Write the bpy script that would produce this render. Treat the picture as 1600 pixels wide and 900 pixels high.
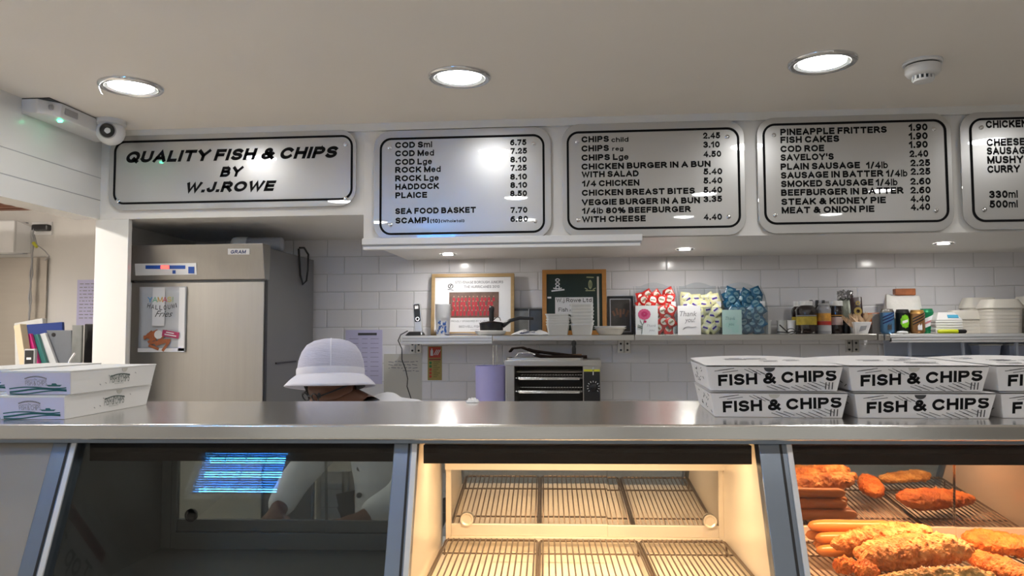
import bpy, bmesh, math, random
from mathutils import Vector, Matrix, noise, Euler
from math import pi, sin, cos, tan, atan, atan2, radians, sqrt

random.seed(7)
for o in list(bpy.data.objects):
    bpy.data.objects.remove(o)
SC = bpy.context.scene
COL = SC.collection

# ---------------------------------------------------------------- camera, light, exposure
F_PX, YAW, PITCH, ROLL, CZ = 1200.0, radians(5), atan(70 / 1200), -0.0045, 1.5
AC = radians(2.5)                                   # the counter stands slightly askew to the back wall
CAM_M = Matrix.Rotation(YAW, 4, 'Z') @ Matrix.Rotation(pi / 2 + PITCH, 4, 'X') @ Matrix.Rotation(ROLL, 4, 'Z')
cam_data = bpy.data.cameras.new('camera')
cam_data.sensor_width = 36
cam_data.lens = 36 * F_PX / 1600
cam_data.clip_start = 0.02
cam = bpy.data.objects.new('camera', cam_data)
cam.matrix_world = Matrix.Translation((0, 0, CZ)) @ CAM_M
COL.objects.link(cam)
SC.camera = cam
SC.view_settings.view_transform = 'Standard'
SC.view_settings.look = 'None'
SC.view_settings.gamma = 1
SC.view_settings.use_curve_mapping = False
SC.view_settings.exposure = 1.55
SC.cycles.use_denoising = True
SC.cycles.max_bounces = 10
SC.cycles.transparent_max_bounces = 16
SC.cycles.sample_clamp_indirect = 6

world = bpy.data.worlds.new('world')
SC.world = world
world.use_nodes = True
world.node_tree.nodes['Background'].inputs[0].default_value = (1.0, 0.94, 0.87, 1)
world.node_tree.nodes['Background'].inputs[1].default_value = 0.2
LAMP_E = 16.5         # downlight lens
HEAT_W = 1.75          # heat lamps in the display case
HEAT_COL = ((1.0, 0.66, 0.38), (1.0, 0.50, 0.26))
SPOT_E = 130.0


def ray(px, py):
    return (CAM_M.to_3x3() @ Vector(((px - 800) / F_PX, (450 - py) / F_PX, -1)))


def wp(px, py, Y):
    d = ray(px, py)
    t = Y / d.y
    return Vector((d.x * t, Y, CZ + d.z * t))


RC = Matrix.Rotation(AC, 3, 'Z')


def cv(px, py, v):                                   # point of the counter's own frame on plane v
    d = RC.inverted() @ ray(px, py)
    t = v / d.y
    return Vector((d.x * t, v, CZ + d.z * t))


def CW(u, v, z):                                     # counter frame to world
    return RC @ Vector((u, v, z))


def R(x0, y0, x1, y1, Y):
    a, b = wp(x0, (y0 + y1) / 2, Y), wp(x1, (y0 + y1) / 2, Y)
    xm = (x0 + x1) / 2
    return a.x, wp(xm, y1, Y).z, b.x, wp(xm, y0, Y).z     # X0, Z0, X1, Z1


# ---------------------------------------------------------------- materials
MATS = {}


def nodes_of(name):
    m = bpy.data.materials.new(name)
    m.use_nodes = True
    nt = m.node_tree
    return m, nt, nt.nodes['Principled BSDF'], nt.links.new


def mat(name, col, rough=0.5, metal=0.0, spec=0.5, var=0.06, scale=18, bump=0.0, bscale=60, stretch=None, coat=0, trans=0):
    if name in MATS:
        return MATS[name]
    m, nt, p, L = nodes_of(name)
    tc = nt.nodes.new('ShaderNodeTexCoord')
    mp = nt.nodes.new('ShaderNodeMapping')
    L(tc.outputs['Object'], mp.inputs[0])
    if stretch:
        mp.inputs['Scale'].default_value = stretch
    n = nt.nodes.new('ShaderNodeTexNoise')
    n.inputs['Scale'].default_value = scale
    n.inputs['Detail'].default_value = 4
    L(mp.outputs[0], n.inputs['Vector'])
    mx = nt.nodes.new('ShaderNodeMix')
    mx.data_type = 'RGBA'
    mx.inputs[6].default_value = (*[c * (1 - var) for c in col], 1)
    mx.inputs[7].default_value = (*[min(1, c * (1 + var)) for c in col], 1)
    L(n.outputs['Fac'], mx.inputs[0])
    L(mx.outputs[2], p.inputs['Base Color'])
    p.inputs['Roughness'].default_value = rough
    p.inputs['Metallic'].default_value = metal
    p.inputs['Specular IOR Level'].default_value = spec
    p.inputs['Coat Weight'].default_value = coat
    p.inputs['Coat Roughness'].default_value = 0.05
    if trans:
        p.inputs['Transmission Weight'].default_value = trans
    if bump:
        n2 = nt.nodes.new('ShaderNodeTexNoise')
        n2.inputs['Scale'].default_value = bscale
        n2.inputs['Detail'].default_value = 5
        L(mp.outputs[0], n2.inputs['Vector'])
        b = nt.nodes.new('ShaderNodeBump')
        b.inputs['Strength'].default_value = bump
        b.inputs['Distance'].default_value = 0.01
        L(n2.outputs['Fac'], b.inputs['Height'])
        L(b.outputs[0], p.inputs['Normal'])
    MATS[name] = m
    return m


def emit(name, col, strength, grad=None):
    if name in MATS:
        return MATS[name]
    m, nt, p, L = nodes_of(name)
    p.inputs['Base Color'].default_value = (*col, 1)
    p.inputs['Emission Color'].default_value = (*col, 1)
    p.inputs['Emission Strength'].default_value = strength
    MATS[name] = m
    return m


def pane(name, tint, refl, rough=0.0):
    """Thin clear sheet: lets light straight through and mirrors a share of it."""
    if name in MATS:
        return MATS[name]
    m, nt, p, L = nodes_of(name)
    nt.nodes.remove(p)
    out = nt.nodes['Material Output']
    t = nt.nodes.new('ShaderNodeBsdfTransparent')
    t.inputs[0].default_value = (*tint, 1)
    g = nt.nodes.new('ShaderNodeBsdfGlossy')
    g.inputs['Roughness'].default_value = rough
    lw = nt.nodes.new('ShaderNodeLayerWeight')
    lw.inputs[0].default_value = 0.5
    pw = nt.nodes.new('ShaderNodeMath')
    pw.operation = 'POWER'
    pw.inputs[1].default_value = 4
    L(lw.outputs['Facing'], pw.inputs[0])
    a = nt.nodes.new('ShaderNodeMath')
    a.operation = 'MULTIPLY_ADD'
    a.use_clamp = True
    a.inputs[1].default_value = 0.7
    a.inputs[2].default_value = refl
    L(pw.outputs[0], a.inputs[0])
    mx = nt.nodes.new('ShaderNodeMixShader')
    L(a.outputs[0], mx.inputs[0])
    L(t.outputs[0], mx.inputs[1])
    L(g.outputs[0], mx.inputs[2])
    L(mx.outputs[0], out.inputs[0])
    MATS[name] = m
    return m


def tile_mat():
    m, nt, p, L = nodes_of('wall_tile')
    tc = nt.nodes.new('ShaderNodeTexCoord')
    sx = nt.nodes.new('ShaderNodeSeparateXYZ')
    cx = nt.nodes.new('ShaderNodeCombineXYZ')
    L(tc.outputs['Object'], sx.inputs[0])
    ax = nt.nodes.new('ShaderNodeMath')
    ax.inputs[1].default_value = TILE_X
    az = nt.nodes.new('ShaderNodeMath')
    az.inputs[1].default_value = TILE_Z
    L(sx.outputs[0], ax.inputs[0])
    L(sx.outputs[2], az.inputs[0])
    L(ax.outputs[0], cx.inputs[0])
    L(az.outputs[0], cx.inputs[1])

    def brick(mortar, smooth):
        b = nt.nodes.new('ShaderNodeTexBrick')
        b.offset = 0.5
        b.inputs['Color1'].default_value = (0.84, 0.83, 0.86, 1)
        b.inputs['Color2'].default_value = (0.81, 0.80, 0.83, 1)
        b.inputs['Mortar'].default_value = (0.62, 0.62, 0.625, 1)
        b.inputs['Scale'].default_value = 1
        b.inputs['Mortar Size'].default_value = mortar
        b.inputs['Mortar Smooth'].default_value = smooth
        b.inputs['Brick Width'].default_value = 0.2030
        b.inputs['Row Height'].default_value = 0.1018
        L(cx.outputs[0], b.inputs['Vector'])
        return b
    b1 = brick(0.0016, 0.0)
    b2 = brick(0.006, 1.0)
    L(b1.outputs['Color'], p.inputs['Base Color'])
    inv = nt.nodes.new('ShaderNodeMath')
    inv.operation = 'SUBTRACT'
    inv.inputs[0].default_value = 1
    L(b2.outputs['Fac'], inv.inputs[1])
    bp = nt.nodes.new('ShaderNodeBump')
    bp.inputs['Strength'].default_value = 0.55
    bp.inputs['Distance'].default_value = 0.004
    L(inv.outputs[0], bp.inputs['Height'])
    L(bp.outputs[0], p.inputs['Normal'])
    p.inputs['Roughness'].default_value = 0.16
    return m


TILE_X, TILE_Z = 0.0, 0.0


def board_mat():
    m, nt, p, L = nodes_of('silver_board')
    out = nt.nodes['Material Output']
    p.inputs['Base Color'].default_value = (0.30, 0.295, 0.285, 1)
    p.inputs['Roughness'].default_value = 0.5
    g1 = nt.nodes.new('ShaderNodeBsdfGlossy')
    g1.inputs['Roughness'].default_value = 0.015
    g1.inputs['Color'].default_value = (0.9, 0.9, 0.9, 1)
    g2 = nt.nodes.new('ShaderNodeBsdfGlossy')
    g2.inputs['Roughness'].default_value = 0.33
    g2.inputs['Color'].default_value = (0.9, 0.9, 0.9, 1)
    a = nt.nodes.new('ShaderNodeMixShader')
    a.inputs[0].default_value = 0.40
    b = nt.nodes.new('ShaderNodeMixShader')
    b.inputs[0].default_value = 0.14
    L(p.outputs[0], a.inputs[1])
    L(g2.outputs[0], a.inputs[2])
    L(a.outputs[0], b.inputs[1])
    L(g1.outputs[0], b.inputs[2])
    L(b.outputs[0], out.inputs[0])
    return m


def steel(name, col, rough, stretch, bump=0.05):
    return mat(name, col, rough, 1.0, 0.5, 0.05, 3, bump, 40, stretch)


def batter_mat(name, c1, c2, c3):
    m, nt, p, L = nodes_of(name)
    tc = nt.nodes.new('ShaderNodeTexCoord')
    n = nt.nodes.new('ShaderNodeTexNoise')
    n.inputs['Scale'].default_value = 38
    n.inputs['Detail'].default_value = 6
    L(tc.outputs['Object'], n.inputs['Vector'])
    cr = nt.nodes.new('ShaderNodeValToRGB')
    cr.color_ramp.elements[0].position = 0.32
    cr.color_ramp.elements[0].color = (*c1, 1)
    cr.color_ramp.elements[1].position = 0.7
    cr.color_ramp.elements[1].color = (*c3, 1)
    e = cr.color_ramp.elements.new(0.5)
    e.color = (*c2, 1)
    L(n.outputs['Fac'], cr.inputs[0])
    L(cr.outputs[0], p.inputs['Base Color'])
    n2 = nt.nodes.new('ShaderNodeTexNoise')
    n2.inputs['Scale'].default_value = 190
    n2.inputs['Detail'].default_value = 4
    L(tc.outputs['Object'], n2.inputs['Vector'])
    b = nt.nodes.new('ShaderNodeBump')
    b.inputs['Strength'].default_value = 0.9
    b.inputs['Distance'].default_value = 0.006
    L(n2.outputs['Fac'], b.inputs['Height'])
    L(b.outputs[0], p.inputs['Normal'])
    p.inputs['Roughness'].default_value = 0.42
    p.inputs['Specular IOR Level'].default_value = 0.4
    MATS[name] = m
    return m


def sachet_mat(name, base, patch, ink):
    m, nt, p, L = nodes_of(name)
    tc = nt.nodes.new('ShaderNodeTexCoord')
    s = nt.nodes.new('ShaderNodeSeparateXYZ')
    L(tc.outputs['Generated'], s.inputs[0])

    def math(op, a, b=None, c=None):
        q = nt.nodes.new('ShaderNodeMath')
        q.operation = op
        for i, v in enumerate((a, b, c)):
            if v is None:
                continue
            if isinstance(v, (int, float)):
                q.inputs[i].default_value = v
            else:
                L(v, q.inputs[i])
        return q.outputs[0]
    dx = math('ABSOLUTE', math('SUBTRACT', s.outputs[0], 0.5))
    dz = math('ABSOLUTE', math('SUBTRACT', s.outputs[2], 0.52))
    front = math('LESS_THAN', s.outputs[1], 0.5)
    ins = math('MULTIPLY', math('LESS_THAN', math('POWER', math('ADD', math('POWER', dx, 2), math('POWER', dz, 2)), 0.5), 0.33), front)
    band = math('MULTIPLY', math('LESS_THAN', dz, 0.085), math('MULTIPLY', math('LESS_THAN', dx, 0.25), front))
    m1 = nt.nodes.new('ShaderNodeMix')
    m1.data_type = 'RGBA'
    m1.inputs[6].default_value = (*base, 1)
    m1.inputs[7].default_value = (*patch, 1)
    L(ins, m1.inputs[0])
    m2 = nt.nodes.new('ShaderNodeMix')
    m2.data_type = 'RGBA'
    m2.inputs[7].default_value = (*ink, 1)
    L(m1.outputs[2], m2.inputs[6])
    L(band, m2.inputs[0])
    L(m2.outputs[2], p.inputs['Base Color'])
    p.inputs['Roughness'].default_value = 0.3
    MATS[name] = m
    return m


M_CEIL = mat('ceiling_paint', (0.88, 0.83, 0.77), 0.75, var=0.02, scale=2, bump=0.03, bscale=90)
M_WHITEWALL = mat('white_laminate', (0.80, 0.795, 0.775), 0.22, var=0.012, scale=3)
M_FASCIA = mat('fascia_paint', (0.82, 0.80, 0.77), 0.3, var=0.015, scale=3)
M_SOFFIT = mat('soffit_paint', (0.78, 0.77, 0.755), 0.35, var=0.02, scale=3)
M_ANNEX = mat('annex_paint', (0.78, 0.76, 0.73), 0.18, var=0.02, scale=3)
M_SHOPWALL = mat('shop_wall', (0.42, 0.40, 0.38), 0.5, var=0.04, scale=2)
M_FLOOR = mat('floor_vinyl', (0.72, 0.68, 0.62), 0.4, var=0.12, scale=6)
M_BLACK = mat('black_print', (0.010, 0.010, 0.011), 0.8, spec=0.1)
M_INK = mat('dark_ink', (0.05, 0.05, 0.055), 0.6)
M_GREYINK = mat('grey_ink', (0.22, 0.22, 0.24), 0.6)
M_STEEL = steel('brushed_steel', (0.60, 0.585, 0.56), 0.28, (1, 40, 40))
M_TOP = steel('worktop_steel', (0.74, 0.72, 0.69), 0.19, (1.5, 30, 30), 0.03)
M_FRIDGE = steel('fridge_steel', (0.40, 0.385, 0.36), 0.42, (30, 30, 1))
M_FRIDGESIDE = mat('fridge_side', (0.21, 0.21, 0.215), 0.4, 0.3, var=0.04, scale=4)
M_ALU = mat('anodised_aluminium', (0.25, 0.29, 0.35), 0.32, 0.9, var=0.03, scale=5, stretch=(20, 20, 1))
M_ALUWHITE = mat('pale_aluminium', (0.80, 0.81, 0.83), 0.3, 0.35, var=0.02, scale=5)
M_CHROME = mat('chrome', (0.75, 0.75, 0.76), 0.12, 1.0)
M_DARKMETAL = mat('dark_enamel', (0.014, 0.007, 0.005), 0.6, spec=0.15)
M_PANEL = mat('grey_panel', (0.33, 0.30, 0.265), 0.4, 0.2, var=0.03, scale=4)
M_WHITEPL = mat('white_plastic', (0.80, 0.80, 0.80), 0.35, var=0.02)
M_GREYPL = mat('grey_plastic', (0.40, 0.40, 0.42), 0.4)
M_BLACKPL = mat('black_plastic', (0.018, 0.018, 0.02), 0.3)
M_CARD = mat('white_card', (0.80, 0.79, 0.78), 0.6, var=0.02, bump=0.02)
M_PAPER = mat('paper', (0.80, 0.80, 0.82), 0.7, var=0.03, scale=30)
M_LILAC_PAPER = mat('lilac_paper', (0.60, 0.58, 0.80), 0.7, var=0.03)
M_CREAM = mat('cream_sheet', (0.58, 0.56, 0.51), 0.6, var=0.05, scale=8)
M_FOAM = mat('foam_board', (0.74, 0.70, 0.63), 0.55, var=0.03, scale=40)
M_CLEARPL = pane('clear_plastic', (0.90, 0.92, 0.93), 0.045, 0.02)
M_MILKY = mat('milky_plastic', (0.74, 0.75, 0.74), 0.28, var=0.03, spec=0.6)
M_WOOD_TAN = mat('tan_wood', (0.42, 0.28, 0.13), 0.45, var=0.2, scale=6, stretch=(1, 1, 10))
M_WOOD_ORANGE = mat('orange_wood', (0.48, 0.22, 0.055), 0.4, var=0.2, scale=6, stretch=(1, 1, 10))
M_WIRE = mat('rack_wire', (0.16, 0.115, 0.08), 0.35, 0.8)
M_TRAY = mat('warm_tray', (0.82, 0.76, 0.64), 0.35, 0.1, var=0.04, scale=8)
M_CASEWALL = mat('case_wall', (0.72, 0.66, 0.56), 0.3, 0.35, var=0.06, scale=5)
M_UNLITCASE = mat('case_unlit', (0.16, 0.16, 0.155), 0.35, 0.4, var=0.05)  # same steel as case_wall, the unlit section's shade put into its colour
M_TILE = None
M_SILVER = board_mat()
M_GLASS = pane('front_glass', (0.93, 0.95, 0.95), 0.03)
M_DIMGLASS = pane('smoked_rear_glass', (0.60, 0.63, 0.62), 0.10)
M_REARGLASS = pane('rear_glass', (0.45, 0.42, 0.40), 0.48)
M_LENS = emit('lamp_lens', (1.0, 0.99, 0.96), LAMP_E)
M_REFLECTOR = mat('lamp_reflector', (0.75, 0.77, 0.77), 0.2, 0.6)
M_LENS_SMALL = emit('spot_lens', (1.0, 0.97, 0.92), SPOT_E)


# ---------------------------------------------------------------- mesh builder
_TEXT = {}


def arc(cx, cz, rx, rz, a0, a1, n=11):
    return [(cx + rx * cos(radians(a0 + (a1 - a0) * k / n)), cz + rz * sin(radians(a0 + (a1 - a0) * k / n))) for k in range(n + 1)]


def ringo(cx, cz, rx, rz):
    return arc(cx, cz, rx, rz, 0, 360, 20)


def bar(x, z0=0.0, z1=1.0):
    return [(x, z0), (x, z1)]


# plain wide sans letters drawn as strokes: width of the centre lines, strokes
LETTERS = {
    'A': (.80, [[(0, 0), (.40, 1), (.80, 0)], [(.14, .30), (.66, .30)]]),
    'B': (.68, [[(0, 0), (0, 1), (.38, 1)] + arc(.38, .765, .23, .235, 90, -90) + [(0, .53)], [(.38, .53)] + arc(.41, .265, .27, .265, 90, -90) + [(0, 0)]]),
    'C': (.80, [arc(.42, .5, .42, .5, 42, 318, 18)]),
    'D': (.74, [[(0, 0), (0, 1), (.32, 1)] + arc(.32, .5, .42, .5, 90, -90) + [(0, 0)]]),
    'E': (.60, [[(.60, 1), (0, 1), (0, 0), (.60, 0)], [(0, .52), (.54, .52)]]),
    'F': (.58, [[(.58, 1), (0, 1), (0, 0)], [(0, .50), (.50, .50)]]),
    'G': (.84, [arc(.42, .5, .42, .5, 48, 330, 18), [(.48, .45), (.82, .45), (.82, .16)]]),
    'H': (.70, [bar(0), bar(.70), [(0, .52), (.70, .52)]]),
    'I': (0, [bar(0)]),
    'J': (.48, [[(.48, 1), (.48, .28)] + arc(.24, .27, .24, .27, 0, -170)]),
    'K': (.70, [bar(0), [(.66, 1), (.04, .38)], [(.24, .58), (.70, 0)]]),
    'L': (.54, [[(0, 1), (0, 0), (.54, 0)]]),
    'M': (.86, [[(0, 0), (0, 1)], [(0, 1), (.43, .05), (.86, 1)], [(.86, 1), (.86, 0)]]),
    'N': (.70, [bar(0), [(0, 1), (.70, 0)], bar(.70)]),
    'O': (.88, [ringo(.44, .5, .44, .5)]),
    'P': (.66, [[(0, 0), (0, 1), (.38, 1)] + arc(.38, .73, .28, .27, 90, -90) + [(0, .46)]]),
    'Q': (.88, [ringo(.44, .5, .44, .5), [(.54, .28), (.86, -.04)]]),
    'R': (.72, [[(0, 0), (0, 1), (.38, 1)] + arc(.38, .74, .28, .26, 90, -90) + [(0, .48)], [(.36, .48), (.72, 0)]]),
    'S': (.66, [arc(.33, .755, .31, .245, 28, 270) + arc(.33, .255, .33, .255, 90, -152)[1:]]),
    'T': (.72, [[(0, 1), (.72, 1)], bar(.36)]),
    'U': (.70, [[(0, 1), (0, .33)] + arc(.35, .33, .35, .33, 180, 360) + [(.70, 1)]]),
    'V': (.80, [[(0, 1), (.40, 0), (.80, 1)]]),
    'W': (1.12, [[(0, 1), (.28, 0), (.56, .94), (.84, 0), (1.12, 1)]]),
    'X': (.74, [[(0, 0), (.74, 1)], [(0, 1), (.74, 0)]]),
    'Y': (.78, [[(0, 1), (.39, .47), (.78, 1)], [(.39, .47), (.39, 0)]]),
    'Z': (.64, [[(0, 1), (.64, 1), (0, 0), (.64, 0)]]),
    '0': (.62, [ringo(.31, .5, .31, .5)]),
    '1': (.34, [[(0, .74), (.30, 1), (.30, 0)]]),
    '2': (.62, [arc(.31, .69, .30, .31, 165, -35) + [(0, 0), (.62, 0)]]),
    '3': (.62, [arc(.30, .765, .28, .235, 150, -90), arc(.30, .265, .32, .265, 90, -150)]),
    '4': (.68, [[(.50, 0), (.50, 1), (0, .27), (.68, .27)]]),
    '5': (.62, [[(.56, 1), (.10, 1), (.04, .50)] + arc(.29, .32, .33, .32, 125, -150)]),
    '6': (.62, [ringo(.31, .31, .31, .31), arc(.42, .40, .42, .60, 72, 180)]),
    '7': (.62, [[(0, 1), (.62, 1), (.22, 0)]]),
    '8': (.62, [ringo(.31, .76, .27, .24), ringo(.31, .26, .31, .26)]),
    '9': (.62, [ringo(.31, .69, .31, .31), arc(.20, .60, .42, .60, -108, 0)]),
    '&': (.84, [[(.84, 0), (.22, .66)] + arc(.40, .79, .20, .21, 205, -40, 12) + [(.12, .40)] + arc(.32, .25, .30, .25, 150, 330, 10) + [(.80, .48)]]),
    '%': (1.06, [ringo(.19, .76, .19, .24), ringo(.87, .24, .19, .24), [(.28, 0), (.78, 1)]]),
    '/': (.34, [[(0, -.03), (.34, 1.03)]]),
    '(': (.20, [arc(.32, .42, .32, .62, 120, 240, 8)]),
    ')': (.20, [arc(-.12, .42, .32, .62, 60, -60, 8)]),
    '.': (.04, [[(0, 0), (.04, 0)]]),
    ',': (.04, [[(.04, .02), (0, -.16)]]),
    "'": (.0, [bar(0, .76, 1)]),
    '!': (.0, [bar(0, .32, 1), [(0, 0), (0, .02)]]),
    'a': (.54, [ringo(.27, .35, .27, .35), bar(.54, 0, .70)]),
    'b': (.56, [bar(0), ringo(.28, .35, .28, .35)]),
    'c': (.50, [arc(.28, .35, .28, .35, 45, 315, 14)]),
    'd': (.56, [bar(.56), ringo(.28, .35, .28, .35)]),
    'e': (.56, [[(.03, .37), (.55, .37)] + arc(.28, .35, .28, .35, 0, 312, 14)]),
    'f': (.34, [[(.34, 1), (.22, 1), (.14, .88), (.14, 0)], [(0, .68), (.32, .68)]]),
    'g': (.56, [ringo(.28, .35, .28, .35), [(.56, .70), (.56, -.06)] + arc(.28, -.06, .28, .22, 0, -150)]),
    'h': (.52, [bar(0), [(0, .38)] + arc(.26, .43, .26, .27, 180, 0) + [(.52, 0)]]),
    'i': (0, [bar(0, 0, .68), [(0, .97), (0, 1.0)]]),
    'j': (.16, [[(.16, .68), (.16, -.14), (0, -.26)], [(.16, .97), (.16, 1.0)]]),
    'k': (.50, [bar(0), [(.46, .70), (.04, .28)], [(.18, .42), (.50, 0)]]),
    'l': (0, [bar(0)]),
    'm': (.92, [bar(0, 0, .70), [(0, .40)] + arc(.23, .45, .23, .25, 180, 0) + [(.46, 0)], [(.46, .40)] + arc(.69, .45, .23, .25, 180, 0) + [(.92, 0)]]),
    'n': (.52, [bar(0, 0, .70), [(0, .38)] + arc(.26, .43, .26, .27, 180, 0) + [(.52, 0)]]),
    'o': (.58, [ringo(.29, .35, .29, .35)]),
    'p': (.56, [bar(0, -.28, .70), ringo(.28, .35, .28, .35)]),
    'r': (.32, [bar(0, 0, .70), [(0, .36)] + arc(.26, .40, .26, .30, 180, 80, 6)]),
    's': (.46, [arc(.23, .53, .21, .17, 25, 270, 9) + arc(.23, .18, .23, .18, 90, -150, 9)[1:]]),
    't': (.36, [[(.15, .95), (.15, .14), (.22, 0), (.36, 0)], [(0, .68), (.36, .68)]]),
    'u': (.52, [[(0, .70), (0, .27)] + arc(.26, .27, .26, .27, 180, 360) + [(.52, .70)], bar(.52, 0, .70)]),
    'v': (.56, [[(0, .70), (.28, 0), (.56, .70)]]),
    'w': (.88, [[(0, .70), (.22, 0), (.44, .66), (.66, 0), (.88, .70)]]),
    'y': (.56, [[(0, .70), (.29, .02)], [(.56, .70), (.24, -.20), (.06, -.28)]]),
}


def ribbon(pts, h):
    """flat stroke of half width h along a polyline"""
    closed = (Vector(pts[0]) - Vector(pts[-1])).length < 1e-6
    P = [Vector(p) for p in pts]
    if closed:
        P = P[:-1]
    else:
        P[0] = P[0] + (P[0] - P[1]).normalized() * h
        P[-1] = P[-1] + (P[-1] - P[-2]).normalized() * h
    n = len(P)
    vs, fs = [], []
    for i, p in enumerate(P):
        a = P[i - 1] if (i or closed) else None
        b = P[(i + 1) % n] if (i < n - 1 or closed) else None
        d0 = (p - a).normalized() if a is not None else (b - p).normalized()
        d1 = (b - p).normalized() if b is not None else d0
        m = Vector((-(d0.y + d1.y), d0.x + d1.x))
        if m.length < 1e-4:
            m = Vector((-d0.y, d0.x))
        m.normalize()
        k = h / max(.55, m.dot(Vector((-d0.y, d0.x))))
        vs += [tuple(p + m * k), tuple(p - m * k)]
    for i in range(n if closed else n - 1):
        j = (i + 1) % n
        fs.append((2 * i, 2 * i + 1, 2 * j + 1, 2 * j))
    return vs, fs


def text_geo(body, bold=0.0, shear=0.0, spacing=1.0):
    key = (body, bold, shear, spacing)
    if key in _TEXT:
        return _TEXT[key]
    vs, fs = [], []
    if all(ch in LETTERS or ch == ' ' for ch in body) and not (shear and bold < .02):
        x = 0.0
        h0 = .052 + max(-.02, bold) * 1.15
        for ch in body:
            if ch == ' ':
                x += .34
                continue
            w, strokes = LETTERS[ch]
            h = h0 if not ch.islower() else min(h0, .098)
            for st in strokes:
                v, f = ribbon([(px, h + pz * (1 - 2 * h)) for px, pz in st], h)
                n = len(vs)
                vs += [((x + h + a + shear * b) * CAP, b * CAP) for a, b in v]
                fs += [tuple(n + i for i in q) for q in f]
            x += w + 2 * h + .13 * spacing
    else:
        c = bpy.data.curves.new('tmp', 'FONT')
        c.body = body
        c.offset = bold
        c.shear = shear
        c.resolution_u = 3
        o = bpy.data.objects.new('tmp', c)
        COL.objects.link(o)
        bpy.context.view_layer.update()
        me = bpy.data.meshes.new_from_object(o.evaluated_get(bpy.context.evaluated_depsgraph_get()))
        vs = [(v.co.x, v.co.y) for v in me.vertices]
        fs = [tuple(p.vertices) for p in me.polygons]
        bpy.data.objects.remove(o)
        bpy.data.curves.remove(c)
        bpy.data.meshes.remove(me)
    _TEXT[key] = (vs, fs)
    return _TEXT[key]


CAP = 0.691


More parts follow.
